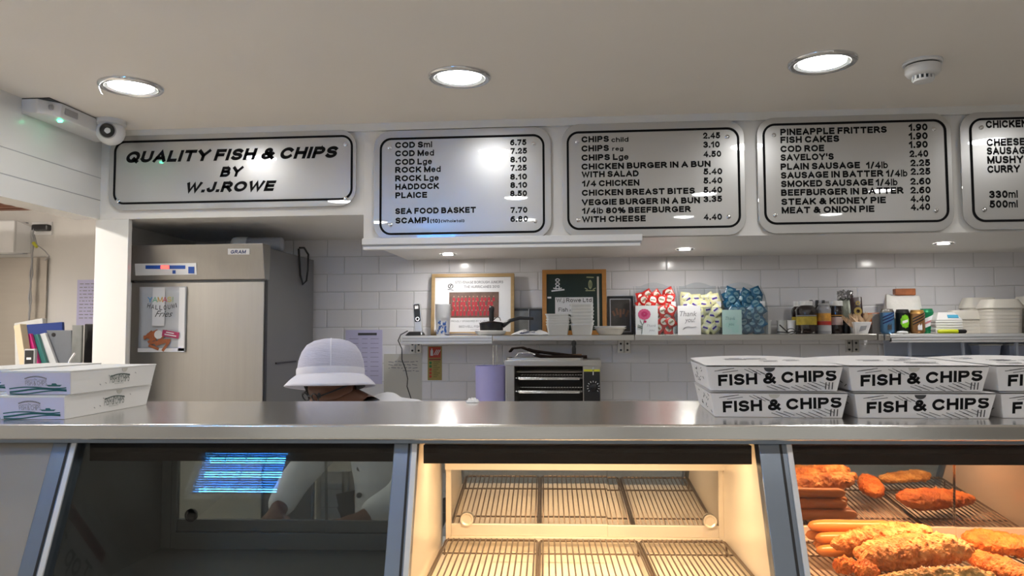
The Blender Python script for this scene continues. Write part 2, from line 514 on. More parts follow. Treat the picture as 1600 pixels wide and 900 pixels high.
class MB:
    def __init__(s):
        s.bm = bmesh.new()
        s.M = Matrix()

    def _add(s, vs, fs):
        bv = [s.bm.verts.new(s.M @ Vector(v)) for v in vs]
        out = []
        for f in fs:
            try:
                out.append(s.bm.faces.new([bv[i] for i in f]))
            except ValueError:
                pass
        return bv

    def box(s, c, d, rot=None):
        x, y, z = d[0] / 2, d[1] / 2, d[2] / 2
        vs = [Vector(v) for v in ((-x, -y, -z), (x, -y, -z), (x, y, -z), (-x, y, -z), (-x, -y, z), (x, -y, z), (x, y, z), (-x, y, z))]
        if rot:
            rm = Euler(rot).to_matrix()
            vs = [rm @ v for v in vs]
        s._add([v + Vector(c) for v in vs], ((0, 3, 2, 1), (4, 5, 6, 7), (0, 1, 5, 4), (1, 2, 6, 5), (2, 3, 7, 6), (3, 0, 4, 7)))
        return s

    def b2(s, x0, y0, z0, x1, y1, z1):
        return s.box(((x0 + x1) / 2, (y0 + y1) / 2, (z0 + z1) / 2), (abs(x1 - x0), abs(y1 - y0), abs(z1 - z0)))

    def hexa(s, bot, top):
        s._add(list(bot) + list(top), ((3, 2, 1, 0), (4, 5, 6, 7), (0, 1, 5, 4), (1, 2, 6, 5), (2, 3, 7, 6), (3, 0, 4, 7)))
        return s

    def lathe(s, prof, c=(0, 0, 0), n=28, axis='Z', sx=1, sy=1, cap=True):
        vs, fs = [], []
        for r, h in prof:
            for k in range(n):
                a = 2 * pi * k / n
                x, y = r * cos(a) * sx, r * sin(a) * sy
                v = (x, y, h) if axis == 'Z' else ((x, h, y) if axis == 'Y' else (h, x, y))
                vs.append((v[0] + c[0], v[1] + c[1], v[2] + c[2]))
        m = len(prof)
        for i in range(m - 1):
            for k in range(n):
                a, b = i * n + k, i * n + (k + 1) % n
                fs.append((a, b, b + n, a + n))
        if cap:
            fs.append(tuple(reversed(range(n))))
            fs.append(tuple(range((m - 1) * n, m * n)))
        s._add(vs, fs)
        return s

    def cyl(s, c, r, h, axis='Z', n=24, r2=None):
        return s.lathe(((r, -h / 2), (r if r2 is None else r2, h / 2)), c, n, axis)

    def tube(s, pts, r, n=8):
        pts = [Vector(p) for p in pts]
        vs, fs = [], []
        up = None
        for i, p in enumerate(pts):
            d = (pts[min(i + 1, len(pts) - 1)] - pts[max(i - 1, 0)]).normalized()
            if up is None:
                up = d.orthogonal().normalized()
            up = (up - d * up.dot(d)).normalized()
            w = d.cross(up)
            rr = r[i] if isinstance(r, (list, tuple)) else r
            for k in range(n):
                a = 2 * pi * k / n
                vs.append(p + up * (rr * cos(a)) + w * (rr * sin(a)))
        for i in range(len(pts) - 1):
            for k in range(n):
                a, b = i * n + k, i * n + (k + 1) % n
                fs.append((a, b, b + n, a + n))
        fs.append(tuple(reversed(range(n))))
        fs.append(tuple(range((len(pts) - 1) * n, len(pts) * n)))
        s._add(vs, fs)
        return s

    def prism(s, poly, y0, y1):
        """poly in the XZ plane, extruded along Y."""
        n = len(poly)
        vs = [(x, y0, z) for x, z in poly] + [(x, y1, z) for x, z in poly]
        fs = [tuple(range(n)), tuple(reversed(range(n, 2 * n)))] + [(i, i + n, (i + 1) % n + n, (i + 1) % n) for i in range(n)]
        s._add(vs, fs)
        return s

    def ring(s, outer, inner, y0, y1):
        n = len(outer)
        vs = [(x, y0, z) for x, z in outer] + [(x, y0, z) for x, z in inner] + [(x, y1, z) for x, z in outer] + [(x, y1, z) for x, z in inner]
        fs = []
        for i in range(n):
            j = (i + 1) % n
            fs += [(i, j, n + j, n + i), (2 * n + i, 3 * n + i, 3 * n + j, 2 * n + j), (i, 2 * n + i, 2 * n + j, j), (n + i, n + j, 3 * n + j, 3 * n + i)]
        s._add(vs, fs)
        return s

    def text(s, body, x, z, cap, w=None, align='L', y=0.0, bold=0.03, shear=0.0, spacing=1.0, rot=0.0, thick=0.0):
        """flat lettering in the XZ plane that reads from -Y; z is the baseline."""
        vs, fs = text_geo(body, bold, shear, spacing)
        x0, x1 = min(v[0] for v in vs), max(v[0] for v in vs)
        k = cap / CAP
        kx = k if w is None else w / (x1 - x0)
        tw = (x1 - x0) * kx
        ox = {'L': 0, 'C': -tw / 2, 'R': -tw}[align]
        ca, sa = cos(rot), sin(rot)
        out = []
        for a, b in vs:
            px, pz = ox + (a - x0) * kx, b * k
            out.append((x + px * ca - pz * sa, y, z + px * sa + pz * ca))
        s._add(out, fs)
        return s

    def grid(s, fn, nu, nv):
        vs = [fn(i / nu, j / nv) for i in range(nu + 1) for j in range(nv + 1)]
        fs = [(i * (nv + 1) + j, (i + 1) * (nv + 1) + j, (i + 1) * (nv + 1) + j + 1, i * (nv + 1) + j + 1) for i in range(nu) for j in range(nv)]
        s._add(vs, fs)
        return s

    def build(s, name, material, parent=None, smooth=None, bevel=0.0, seg=2):
        me = bpy.data.meshes.new(name)
        bmesh.ops.recalc_face_normals(s.bm, faces=s.bm.faces)
        s.bm.to_mesh(me)
        s.bm.free()
        me.materials.append(material)
        if smooth:
            me.polygons.foreach_set('use_smooth', [True] * len(me.polygons))
            me.set_sharp_from_angle(angle=radians(smooth))
        o = bpy.data.objects.new(name, me)
        COL.objects.link(o)
        if parent:
            o.parent = parent
        if bevel:
            md = o.modifiers.new('Bevel', 'BEVEL')
            md.width = bevel
            md.segments = seg
            md.limit_method = 'ANGLE'
            md.angle_limit = radians(40)
        return o


def rrect(x0, z0, x1, z1, r, n=6):
    pts = []
    for cx, cz, a0 in ((x1 - r, z1 - r, 0), (x0 + r, z1 - r, 90), (x0 + r, z0 + r, 180), (x1 - r, z0 + r, 270)):
        for k in range(n + 1):
            a = radians(a0 + 90 * k / n)
            pts.append((cx + r * cos(a), cz + r * sin(a)))
    return pts[::-1]


def tag(o, label, cat, group=None, kind=None):
    o['label'] = label
    o['category'] = cat
    if group:
        o['group'] = group
    if kind:
        o['kind'] = kind
    return o


def thing(name, label, cat, loc=(0, 0, 0), rz=0.0, group=None):
    o = bpy.data.objects.new(name, None)
    o.empty_display_size = 0.05
    o.location = loc
    o.rotation_euler = (0, 0, rz)
    COL.objects.link(o)
    return tag(o, label, cat, group)


def struct(o, label=None, cat=None):
    o['kind'] = 'structure'
    if label:
        o['label'] = label
        o['category'] = cat
    return o


def dup(root, loc=None, rot=None, label=None, parent=None, group=None):
    c = root.copy()
    COL.objects.link(c)
    if parent:
        c.parent = parent
    if loc is not None:
        c.location = loc
    if rot is not None:
        c.rotation_euler = rot
    if label:
        c['label'] = label
    if group:
        c['group'] = group
    for ch in list(root.children):
        dup(ch, parent=c)
    return c


# ---------------------------------------------------------------- setting
YW, YF, XL, XR, YB, ZC = 4.3, 3.4, -2.24, 3.2, -2.4, 2.457
ZSL, ZSR = 2.04, 1.917
a = wp(533, 400 + 212 / 3.75 - 0.0, YW)
# joints seen in the photograph: a horizontal one at y=456.5, a vertical one at (537.5, 470)
jz, jx = wp(537, 456.3, YW).z, wp(537.5, 470, YW).x
TILE_Z = -(jz - 20 * 0.1018) + 0
TILE_X = 0.203 * 30 - jx
M_TILE = tile_mat()

struct(MB().b2(-4.2, YB - .1, -.1, XR + .1, 5.0, 0).build('floor', M_FLOOR), 'grey vinyl floor', 'floor')
struct(MB().b2(XL - .12, YB - .1, ZC, XR + .1, YF + .95, ZC + .1).build('ceiling', M_CEIL), 'beige painted ceiling with downlights', 'ceiling')
struct(MB().b2(XL - .02, YW, 0, XR + .1, YW + .1, ZC).build('wall_back', M_TILE), 'back wall of pale grey brick-bond tiles', 'wall')
struct(MB().b2(XR, YB - .1, 0, XR + .1, YW, ZC).build('wall_right', M_SHOPWALL), 'side wall of the shop', 'wall')
# wall at the left: solid towards the customers, an opening behind the counter under a deep lintel
mb = MB().b2(XL - .12, YB, 0, XL, 1.9, ZC)
mb.b2(XL - .12, 1.9, ZSL, XL, YF, ZC)
struct(mb.build('wall_left', M_WHITEWALL), 'white panelled wall with an opening under a deep lintel', 'wall')
mb = MB()
for py0 in (228, 270):
    p = wp(0, py0, 2.75)
    d = ray(0, py0)
    t = XL / d.x
    z = CZ + d.z * t
    mb.b2(XL, 1.9, z - .0015, XL + .0012, YF - .001, z + .0015)
struct(mb.build('trim_2', M_GREYPL))
# fascia wall and soffits
mb = MB().b2(XL, YF, ZSL, wp(568, 350, YF).x, YW, ZC)
struct(mb.build('wall_fascia', M_FASCIA), 'white fascia over the fridge alcove', 'wall')
XS = wp(568, 370, YF).x
mb = MB().b2(XS, YF, ZSR, XR, YW, ZC)
struct(mb.build('wall_bulkhead', M_FASCIA), 'white bulkhead carrying the menu boards', 'wall')
# white slim ceiling bead over the fascia
struct(MB().b2(XL, YF - .018, ZC - .035, XR, YF, ZC).build('trim_3', M_WHITEWALL))
# post at the end of the left wall
px1 = wp(198.5, 450, YF).x
struct(MB().b2(XL - .02, YF, 0, px1, YF + .03, ZSL).build('trim_1', M_WHITEWALL, bevel=.002), 'white post between the side opening and the fridge', 'post')
struct(MB().b2(XL - .014, YF + .031, 0, XL + .006, YW, ZSL).build('wall_alcove', M_WHITEWALL))
# annex room beyond the opening
struct(MB().b2(-4.2, YW, 0, XL - .02, YW + .1, 2.6).build('wall_annex', M_ANNEX), 'pale glossy wall of the room beyond', 'wall')
struct(MB().b2(-4.3, 1.0, 0, -4.2, YW + .1, 2.6).build('wall_annex_side', M_ANNEX))
struct(MB().b2(-4.2, 1.0, 0, XL - .12, 1.1, 2.6).build('wall_annex_front', M_ANNEX))
struct(MB().b2(-4.3, 1.0, 2.35, XL - .12, YW + .1, 2.45).build('ceiling_annex', M_CEIL))
# shop front behind the customers: wall with a big window and a glazed door
mb = MB()
mb.b2(XL, YB - .1, 0, -2.0, YB, ZC).b2(-2.0, YB - .1, 0, 0.6, YB, .45).b2(-2.0, YB - .1, 2.3, 0.6, YB, ZC)
mb.b2(0.6, YB - .1, 0, 0.85, YB, ZC).b2(0.85, YB - .1, 2.3, 2.7, YB, ZC).b2(2.7, YB - .1, 0, XR, YB, ZC)
struct(mb.build('wall_front', M_SHOPWALL), 'shop front wall behind the customer', 'wall')
mb = MB()
for x in (-2.0, -.72, .56):
    mb.b2(x, YB - .07, .45, x + .04, YB - .02, 2.3)
mb.b2(-2.0, YB - .07, .45, .6, YB - .02, .49).b2(-2.0, YB - .07, 2.26, .6, YB - .02, 2.3)
w = struct(mb.build('window_1', M_ALU), 'shop window', 'window')
MB().b2(-1.96, YB - .05, .49, .56, YB - .045, 2.26).build('pane', M_GLASS, w)
mb = MB()
mb.b2(.85, YB - .07, 0, .93, YB - .02, 2.3).b2(1.76, YB - .07, 0, 1.84, YB - .02, 2.3).b2(2.62, YB - .07, 0, 2.7, YB - .02, 2.3).b2(.93, YB - .07, 0, 2.62, YB - .02, .15).b2(.93, YB - .07, 2.2, 2.62, YB - .02, 2.3)
w = struct(mb.build('door_1', M_ALU), 'glazed shop door', 'door')
MB().b2(.93, YB - .05, .15, 2.62, YB - .045, 2.2).build('pane', M_GLASS, w)
MB().tube([(1.72, YB + .03, .95), (1.72, YB + .03, 1.3)], .012).build('handle', M_CHROME, w)

# white stepped trunking under the first two menu boards
xa, xb = wp(568, 380, YF).x, wp(1003, 380, YF).x
t = thing('trunking_rail', 'white stepped trunking rail fixed under the cod and chips menu boards', 'trunking', (xa, YF, 1.9))
MB().b2(0, -.03, -.001, xb - xa, 0, .028).build('cover', M_WHITEPL, t, bevel=.002)
MB().b2(0.004, -.022, -.011, xb - xa - .004, 0, -.001).build('groove', M_GREYPL, t)
MB().b2(0.006, -.033, -.024, xb - xa - .01, 0, -.011).build('lower_track', M_WHITEPL, t, bevel=.002)

# ---------------------------------------------------------------- ceiling downlights
def downlight(x, y, label, tape=False):
    t = thing('downlight', label, 'ceiling light', (x, y, ZC), 0, 'ceiling downlights')
    MB().lathe(((.094, -.001), (.094, -.008), (.100, -.013), (.112, -.012), (.118, -.006), (.118, -.0005)), n=40, cap=False).build('rim', M_CHROME, t, 60)
    MB().lathe(((.094, -.0095), (.080, -.004)), n=40, cap=False).build('reflector', M_REFLECTOR, t, 60)
    MB().lathe(((.0805, -.0045), (.0805, -.0015)), n=40).build('lens', M_LENS, t)
    if tape:
        MB().tube([(-.100, -.05, -.012), (-.094, -.056, -.024), (-.075, -.07, -.050), (-.066, -.074, -.055)], [.003, .004, .003, .002], 6).build('loose_tape', M_WHITEPL, t)
    return t


downlight(-1.713, 2.772, 'round ceiling downlight with a scrap of loose tape, over the quality fish board', True)
downlight(-.437, 2.789, 'round chrome ceiling downlight in front of the cod menu board')
downlight(.868, 2.762, 'round chrome ceiling downlight beside the smoke detector')
downlight(2.05, 2.75, 'round chrome ceiling downlight off to the right of the smoke detector')
for y in (1.4, .35, -1.7):
    for x in (-1.713, -.437, .868, 2.05):
        downlight(x, y, 'round chrome ceiling downlight over the customer area')

# small spots under the bulkhead
def spot(px, py, label):
    d = ray(px, py)
    tt = (ZSR - CZ) / d.z
    x, y = d.x * tt, d.y * tt
    t = thing('recessed_spotlight', label, 'spotlight', (x, y, ZSR), 0, 'spotlights under the bulkhead')
    MB().lathe(((.026, -.001), (.026, -.004), (.041, -.006), (.045, -.0005)), n=28, cap=False).build('rim', M_CHROME, t, 50)
    MB().lathe(((.0262, -.0035), (.0262, -.0012)), n=24).build('lens', M_LENS_SMALL, t)


spot(700, 397, 'small recessed spotlight under the bulkhead above the team photograph')
spot(1070, 389, 'small recessed spotlight under the bulkhead above the sauce sachet boxes')
spot(1474, 380, 'small recessed spotlight under the bulkhead above the foam trays')

# ---------------------------------------------------------------- emergency light, camera, smoke detector
d = ray(160, 196)
def on_left(px, py):
    q = ray(px, py)
    return q.y * XL / q.x


YN, YR = on_left(33, 160), on_left(150, 196)
t = thing('emergency_light', 'white emergency light with a green lamp high on the wall by the ceiling', 'emergency light', (XL, (YN + YR) / 2, ZC), 0)
t.scale = (1, (YR - YN) / .62, 1)
LG, DP, HT = .62, .125, .062
poly = [(-.31, 0), (.31, 0), (.31, -.085), (.27, -.125), (-.22, -.125), (-.31, -.07)]
mb = MB()
mb.M = Matrix.Rotation(0, 4, 'Z')
vs = [(-q, p, -.004) for p, q in poly] + [(-q * .93, p * .985, -HT) for p, q in poly]
n = len(poly)
mb._add(vs, [tuple(range(n)), tuple(reversed(range(n, 2 * n)))] + [(i, (i + 1) % n, (i + 1) % n + n, i + n) for i in range(n)])
mb.build('housing', M_WHITEPL, t, bevel=.004)
MB().b2(0, -.305, -.004, .118, .305, 0).build('back_plate', M_BLACKPL, t)
MB().b2(.126, -.19, -.044, .1205, -.09, -.018).build('vent', M_GREYPL, t)
MB().cyl((.102, -.262, -.03), .011, .012, 'X', 16).build('button', M_GREYPL, t, 40)
MB().lathe(((.009, -HT - .007), (.011, -HT)), (.085, -.16, 0), 12).build('indicator_lamp', emit('green_led', (.05, 1, .45), 5), t)

pc = wp(173, 213, 3.22)
t = thing('security_camera', 'white dome security camera in the corner beside the quality fish board', 'security camera', (pc.x, pc.y, ZC))
MB().lathe(((.062, 0), (.064, -.02), (.05, -.03)), n=30).build('mount', M_WHITEPL, t, 50)
mb = MB()
prof = [(.060 * cos(radians(q)), -.052 + .060 * sin(radians(q))) for q in range(-90, 50, 10)]
mb.lathe([(max(r_, .0015), h_) for r_, h_ in prof], n=30)
mb.build('dome', M_WHITEPL, t, 60)
dirv = (Vector((.35, -1, -.15))).normalized()
mb = MB()
mb.M = Matrix.Translation(Vector((0, 0, -.052)) + dirv * .053) @ dirv.to_track_quat('Z', 'Y').to_matrix().to_4x4()
mb.lathe(((.031, -.008), (.031, .008), (.026, .012), (.018, .006), (.001, .004)), n=28)
eye = mb.build('lens', M_BLACKPL, t, 40)
mb = MB()
mb.M = Matrix.Translation(Vector((0, 0, -.052)) + dirv * .053) @ dirv.to_track_quat('Z', 'Y').to_matrix().to_4x4()
mb.lathe(((.033, -.008), (.035, .003), (.031, .009)), n=28, cap=False)
mb.build('lens_ring', M_GREYPL, eye, 40)

t = thing('smoke_detector', 'white round smoke detector on the ceiling', 'smoke detector', (1.225, 2.80, ZC))
MB().lathe(((.064, 0), (.066, -.008), (.062, -.012)), n=36).build('base_ring', M_WHITEPL, t, 40)
MB().lathe(((.055, -.012), (.055, -.017)), n=36).build('shadow_gap', M_BLACKPL, t, 40)
MB().lathe(((.058, -.017), (.058, -.040), (.050, -.050), (.036, -.053)), n=36).build('body', M_WHITEPL, t, 40)
MB().lathe(((.030, -.053), (.028, -.066)), n=24).build('chamber', M_BLACKPL, t, 40)
mb = MB()
for k in range(14):
    q = 2 * pi * k / 14
    mb.box((.033 * cos(q), .033 * sin(q), -.060), (.006, .006, .016), (0, 0, q))
mb.build('grille', M_WHITEPL, t)
MB().lathe(((.034, -.066), (.032, -.073), (.02, -.076)), n=28).build('cap', M_WHITEPL, t, 40)

# ---------------------------------------------------------------- menu boards
YP = YF - .022


def txt(mb, loc, body, px0, py, px1, cap_px, bold=.035, shear=0, Y=None, y=None):
    """body between two pixel columns of the left end's row, laid level on the board's face"""
    Y = Y or YP
    A = wp(px0, py, Y)
    B = wp(px1, py, Y)
    cap = cap_px / F_PX * (A - Vector((0, 0, CZ))).length * .97
    mb.text(body, A.x - loc.x, A.z - cap / 2 - loc.z, cap, B.x - A.x, 'L', y if y is not None else -.0238, bold, shear)


def board(label, outer, border, lines, cap_px, screws, shear=0.0, bold=.072):
    X0, Z0, X1, Z1 = R(*outer, YP)
    loc = Vector(((X0 + X1) / 2, YF, Z0))
    t = thing('menu_board', label, 'menu board', loc, 0, 'silver wall boards with black lettering')
    P = lambda x, z: (x - loc.x, z - loc.z)
    a, b = P(X0, Z0), P(X1, Z1)
    MB().prism(rrect(*a, *b, .075, 8), -.020, -.012).build('panel', M_SILVER, t, bevel=.0015)
    B0, B1, B2, B3 = R(*border, YP)
    c, d = P(B0, B1), P(B2, B3)
    MB().ring(rrect(*c, *d, .052, 8), rrect(c[0] + .0095, c[1] + .0095, d[0] - .0095, d[1] - .0095, .043, 8), -.0225, -.0202).build('border', M_BLACK, t)
    for ln in lines:
        mb = MB()
        txt(mb, loc, ln[0], ln[1], ln[2], ln[3], ln[4] if len(ln) > 4 else cap_px, bold, shear, y=-.0206)
        mb.build('lettering', M_BLACK, t)
    for (x, y) in screws:
        q = wp(x, y, YP)
        MB().lathe(((.009, -.0205), (.009, -.024), (.004, -.0265)), (q.x - loc.x, 0, q.z - loc.z), 14, 'Y').build('screw', M_CHROME, t, 40)
        MB().cyl((q.x - loc.x, -.006, q.z - loc.z), .007, .012, 'Y', 12).build('spacer', M_CHROME, t, 40)
    return t


board('long silver board reading quality fish and chips, beside the security camera', (170, 207.5, 556, 325), (177.5, 215.5, 551, 316),
      [('QUALITY FISH & CHIPS', 197, 245.6, 529, 16.5), ('BY', 343, 268.5, 381, 15.5), ('W.J.ROWE', 292, 293, 432, 15.5)], 15.5,
      [(184, 314), (540, 226), (540, 310)], .32, .075)
L2 = [('COD Sml', 617.3, 226.8, 675), ('COD Med', 617.3, 239.9, 678), ('COD Lge', 617.3, 253.2, 674.7), ('ROCK Med', 617.3, 265.5, 688.5), ('ROCK Lge', 617.3, 278.8, 685.3),
      ('HADDOCK', 617.6, 291.9, 686.3), ('PLAICE', 617.6, 305.2, 667.2), ('SEA FOOD BASKET', 617.3, 330, 743.5), ('SCAMPI', 617.6, 344.7, 670), ('(10)', 672, 345.2, 687.5, 6.5), ('(Wholetail)', 689, 345.4, 725.5, 4.6),
      ('6.75', 797, 222.6, 822.5), ('7.25', 797.6, 235.9, 823.4), ('8.10', 797.2, 249.3, 823), ('7.25', 797.6, 262.3, 823), ('8.10', 797, 276.2, 823.4), ('8.10', 797.2, 289.2, 823.6), ('8.50', 797, 302.3, 823.4), ('7.70', 797.6, 328.2, 824), ('6.80', 797.4, 342.2, 825)]
board('silver menu board listing cod, rock, haddock and scampi prices', (584, 201, 861, 373.5), (593, 212.5, 851.2, 365.5), L2, 9.6, [(608.5, 231), (833.5, 224.7), (610, 351.3), (836, 346)])
L3 = [('CHIPS', 908.5, 217.8, 951.5), ('child', 955.2, 218.3, 982, 7.5), ('CHIPS', 908.5, 232.1, 951.5), ('reg', 956.6, 232.3, 974.5, 6.6), ('CHIPS Lge', 908.5, 246.4, 982), ('CHICKEN BURGER IN A BUN', 908.5, 260.4, 1111), ('WITH SALAD', 908.5, 272.7, 998),
      ('1/4 CHICKEN', 909, 286.9, 999.6), ('CHICKEN BREAST BITES', 909, 301.3, 1086), ('VEGGIE BURGER IN A BUN', 908.5, 316.2, 1094.3), ('1/4lb 80% BEEFBURGER', 909, 329.5, 1080), ('WITH CHEESE', 909, 342.7, 1009),
      ('2.45', 1097.8, 211.9, 1125.3), ('3.10', 1098.6, 226, 1124.7), ('4.50', 1098.4, 240.7, 1127), ('5.40', 1098.8, 268, 1128.6), ('5.40', 1098.8, 282.2, 1128.6), ('5.40', 1098.8, 296.8, 1128.4), ('3.35', 1099, 311, 1128.4), ('4.40', 1098.8, 339, 1128.2)]
board('silver menu board listing chips, chicken and burger prices', (878.5, 190.5, 1164.5, 369), (885.8, 202, 1156.6, 357.5), L3, 9.8, [(901.8, 222), (1136.3, 213.7), (903.5, 344), (1138.8, 338.5)])
L4 = [('PINEAPPLE FRITTERS', 1219.3, 206.4, 1386), ('FISH CAKES', 1219.5, 218.6, 1311.5), ('COD ROE', 1219.5, 232.8, 1288), ("SAVELOY'S", 1219.6, 246.2, 1303), ('PLAIN SAUSAGE', 1219.8, 260.5, 1344), ('1/4lb', 1353, 258.2, 1387.5),
      ('SAUSAGE IN BATTER', 1220, 274.1, 1381), ('1/4lb', 1384, 271, 1418), ('SMOKED SAUSAGE', 1220.3, 287.5, 1365), ('1/4lb', 1368, 285, 1402.5), ('BEEFBURGER IN BATTER', 1220.6, 301, 1412.5), ('STEAK & KIDNEY PIE', 1220.8, 315.3, 1384.5), ('MEAT & ONION PIE', 1221, 328.6, 1366.5),
      ('1.90', 1419.5, 199, 1449.5), ('1.90', 1419.5, 212.6, 1449.7), ('1.90', 1419.8, 226, 1449.8), ('2.40', 1420.5, 240.3, 1450.6), ('2.25', 1421.8, 254.6, 1453.6), ('2.25', 1422.2, 268, 1454), ('2.60', 1421.6, 283.4, 1454.4), ('2.60', 1421.8, 297.2, 1454.4), ('4.40', 1422, 310.6, 1453.4), ('4.40', 1422.4, 323.4, 1453.6)]
board('silver menu board listing fritters, sausages and pies', (1184, 180, 1489, 363), (1192.8, 189.5, 1481.3, 349), L4, 10.0, [(1209.3, 211), (1458.7, 201.7), (1211, 336), (1462.8, 329)])
L5 = [('CHICKEN', 1540.5, 194.3, 1606), ('CHEESE', 1541.8, 222.5, 1602), ('SAUSAGE', 1542, 236, 1612), ('MUSHY', 1542.4, 250, 1600), ('CURRY', 1543, 264.4, 1594.5), ('330ml', 1545.5, 303.8, 1590.5), ('500ml', 1546, 319, 1590.5)]
board('silver menu board at the frame edge listing curry and 330ml drinks', (1502.5, 171.5, 1812, 357), (1517, 181, 1797, 345), L5, 10.4, [(1533.5, 199), (1538.5, 327.5)])

# ---------------------------------------------------------------- fridge and what is on it
FY, FB = 3.56, 4.25
fx0, fx1 = wp(199, 500, FY).x, wp(412.5, 500, FY).x
FW = fx1 - fx0
ZF = wp(305, 383, FY).z
loc = Vector((fx0, FY, 0))
t = thing('upright_fridge', 'tall stainless steel upright fridge with a control panel above its door', 'fridge', loc)
FD = FB - FY
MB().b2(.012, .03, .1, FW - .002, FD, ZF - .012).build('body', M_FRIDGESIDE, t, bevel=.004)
zd = wp(305, 439, FY).z
# slanted control fascia: stands out a little at the top
mb = MB()
mb.hexa([(0, 0.005, zd + .006), (FW, .005, zd + .006), (FW, .06, zd + .006), (0, .06, zd + .006)], [(-.012, -.035, ZF), (FW + .004, -.035, ZF), (FW + .004, .06, ZF), (-.012, .06, ZF)])
fas = mb.build('control_fascia', M_FRIDGE, t, bevel=.003)


def fasc(px, py):                     # local point on the slanted fascia
    z0_, z1_ = zd + .006, ZF
    p = wp(px, py, FY)
    for _ in range(4):
        k = (p.z - z0_) / (z1_ - z0_)
        p = wp(px, py, FY + .005 - .04 * k)
    return p - loc


A, B, C2, D2 = fasc(211, 412), fasc(307, 411), fasc(308, 429), fasc(212, 430.5)
nrm = (B - A).cross(D2 - A).normalized()
if nrm.y > 0:
    nrm = -nrm


def quad_plate(name, cs, material, parent, th=.003, bevel=.0008):
    mb = MB()
    mb.hexa([c - nrm * .001 for c in cs], [c + nrm * th for c in cs])
    return mb.build(name, material, parent, bevel=bevel)


disp = quad_plate('display', [A, B, C2, D2], M_WHITEPL, t)
sub = lambda x0, y0, x1, y1: [fasc(x0, y0), fasc(x1, y0), fasc(x1, y1), fasc(x0, y1)]
quad_plate('display_strip', sub(228, 414.5, 290, 420), mat('display_blue', (.02, .09, .42), .3), disp, .0045)
quad_plate('temperature_readout', sub(252, 414.8, 265, 419.6), emit('red_digits', (1, .04, .03), 2.2), disp, .0056)
quad_plate('power_switch', sub(295, 416.5, 304, 427), MATS['display_blue'], disp, .006)
quad_plate('small_key', sub(270, 422, 275, 427.5), MATS['display_blue'], disp, .0045)
badge = quad_plate('badge', sub(356.5, 388.5, 390.5, 397.5), M_WHITEPL, t, .004)
mb = MB()
ang = -atan(.04 / (ZF - zd - .006))
bp = fasc(373.5, 396.0)
mb.M = Matrix.Translation(bp + nrm * .0046) @ Matrix.Rotation(-ang, 4, 'X')
mb.text('GRAM', 0, 0, .017, .078, 'C', 0, .05, .25)
mb.build('badge_lettering', mat('badge_blue', (.01, .03, .16), .3), badge)
MB().b2(.0, .006, .14, FW - .004, .035, zd - .006).build('door', M_FRIDGE, t, bevel=.003)
MB().b2(-.012, .0, .14, .014, .04, zd - .004).build('door_edge_grip', M_WHITEPL, t, bevel=.003)
MB().b2(FW - .006, .012, .14, FW, .04, zd).build('door_seal', M_BLACKPL, t)
mb = MB()
for sx_ in (.05, FW - .05):
    for sy_ in (.08, FD - .06):
        mb.cyl((sx_, sy_, .05), .02, .1, n=14)
mb.build('feet', M_STEEL, t)
MB().b2(FW - .002, .15, 1.35, FW + .004, .42, 1.358).build('side_seam', M_BLACKPL, t)
# black lead looped on the fridge's side
q0, q1, q2 = wp(463, 388, 4.02), wp(477, 398, 4.02), wp(475, 444, 4.02)
mb = MB()
pts = [(fx1 + .006, 4.0, q0.z), (fx1 + .02, 4.03, q0.z + .004), (fx1 + .03, 4.07, q0.z - .03), (fx1 + .028, 4.07, (q1.z + q2.z) / 2), (fx1 + .024, 4.06, q2.z + .02), (fx1 + .012, 4.04, q2.z), (fx1 + .006, 4.02, q2.z + .05), (fx1 + .006, 4.0, q0.z - .05), (fx1 + .005, 3.99, q0.z - .005)]
mb.M = Matrix.Translation(-loc)
mb.tube(pts, .0055, 8)
mb.build('power_lead', M_BLACKPL, t, 60)
# vent studs on the fridge top
mb = MB()
for px in (264, 308, 326):
    p = wp(px, 382, FY + .05)
    mb.cyl((p.x - loc.x, .05, ZF - .002), .008, .012, n=12)
mb.build('hinge_studs', M_CHROME, t)

# clear roll lying on the fridge
ZR = ZF - .012
p = wp(376, 370, 3.78)
t = thing('film_roll', 'clear plastic bottle-shaped roll lying on top of the fridge', 'roll', (p.x - .04, 3.80, ZR), radians(6))
MB().lathe(((.002, -.02), (.02, -.018), (.036, -.006), (.040, .01), (.040, .07)), (0, 0, .0405), 20, 'X').build('end_cap', M_MILKY, t, 60)
MB().lathe(((.040, .071), (.038, .075), (.038, .24), (.030, .25)), (0, 0, .0405), 20, 'X').build('roll', mat('film_grey', (.34, .35, .38), .25), t, 60)

# poster bag taped to the fridge door
x0, z0, x1, z1 = R(216, 448, 290, 550.5, FY - .002)
loc = Vector(((x0 + x1) / 2, FY + .0055, z0))
w_, h_ = x1 - x0, z1 - z0
t = thing('poster', 'halloumi fries advert in a clear sleeve taped to the fridge door', 'poster', loc)


def sheet(u, v):
    return ((u - .5) * w_, -.002 - .005 * (u ** 3) * (1 - .6 * v) - .0012 * sin(v * 9), v * h_)


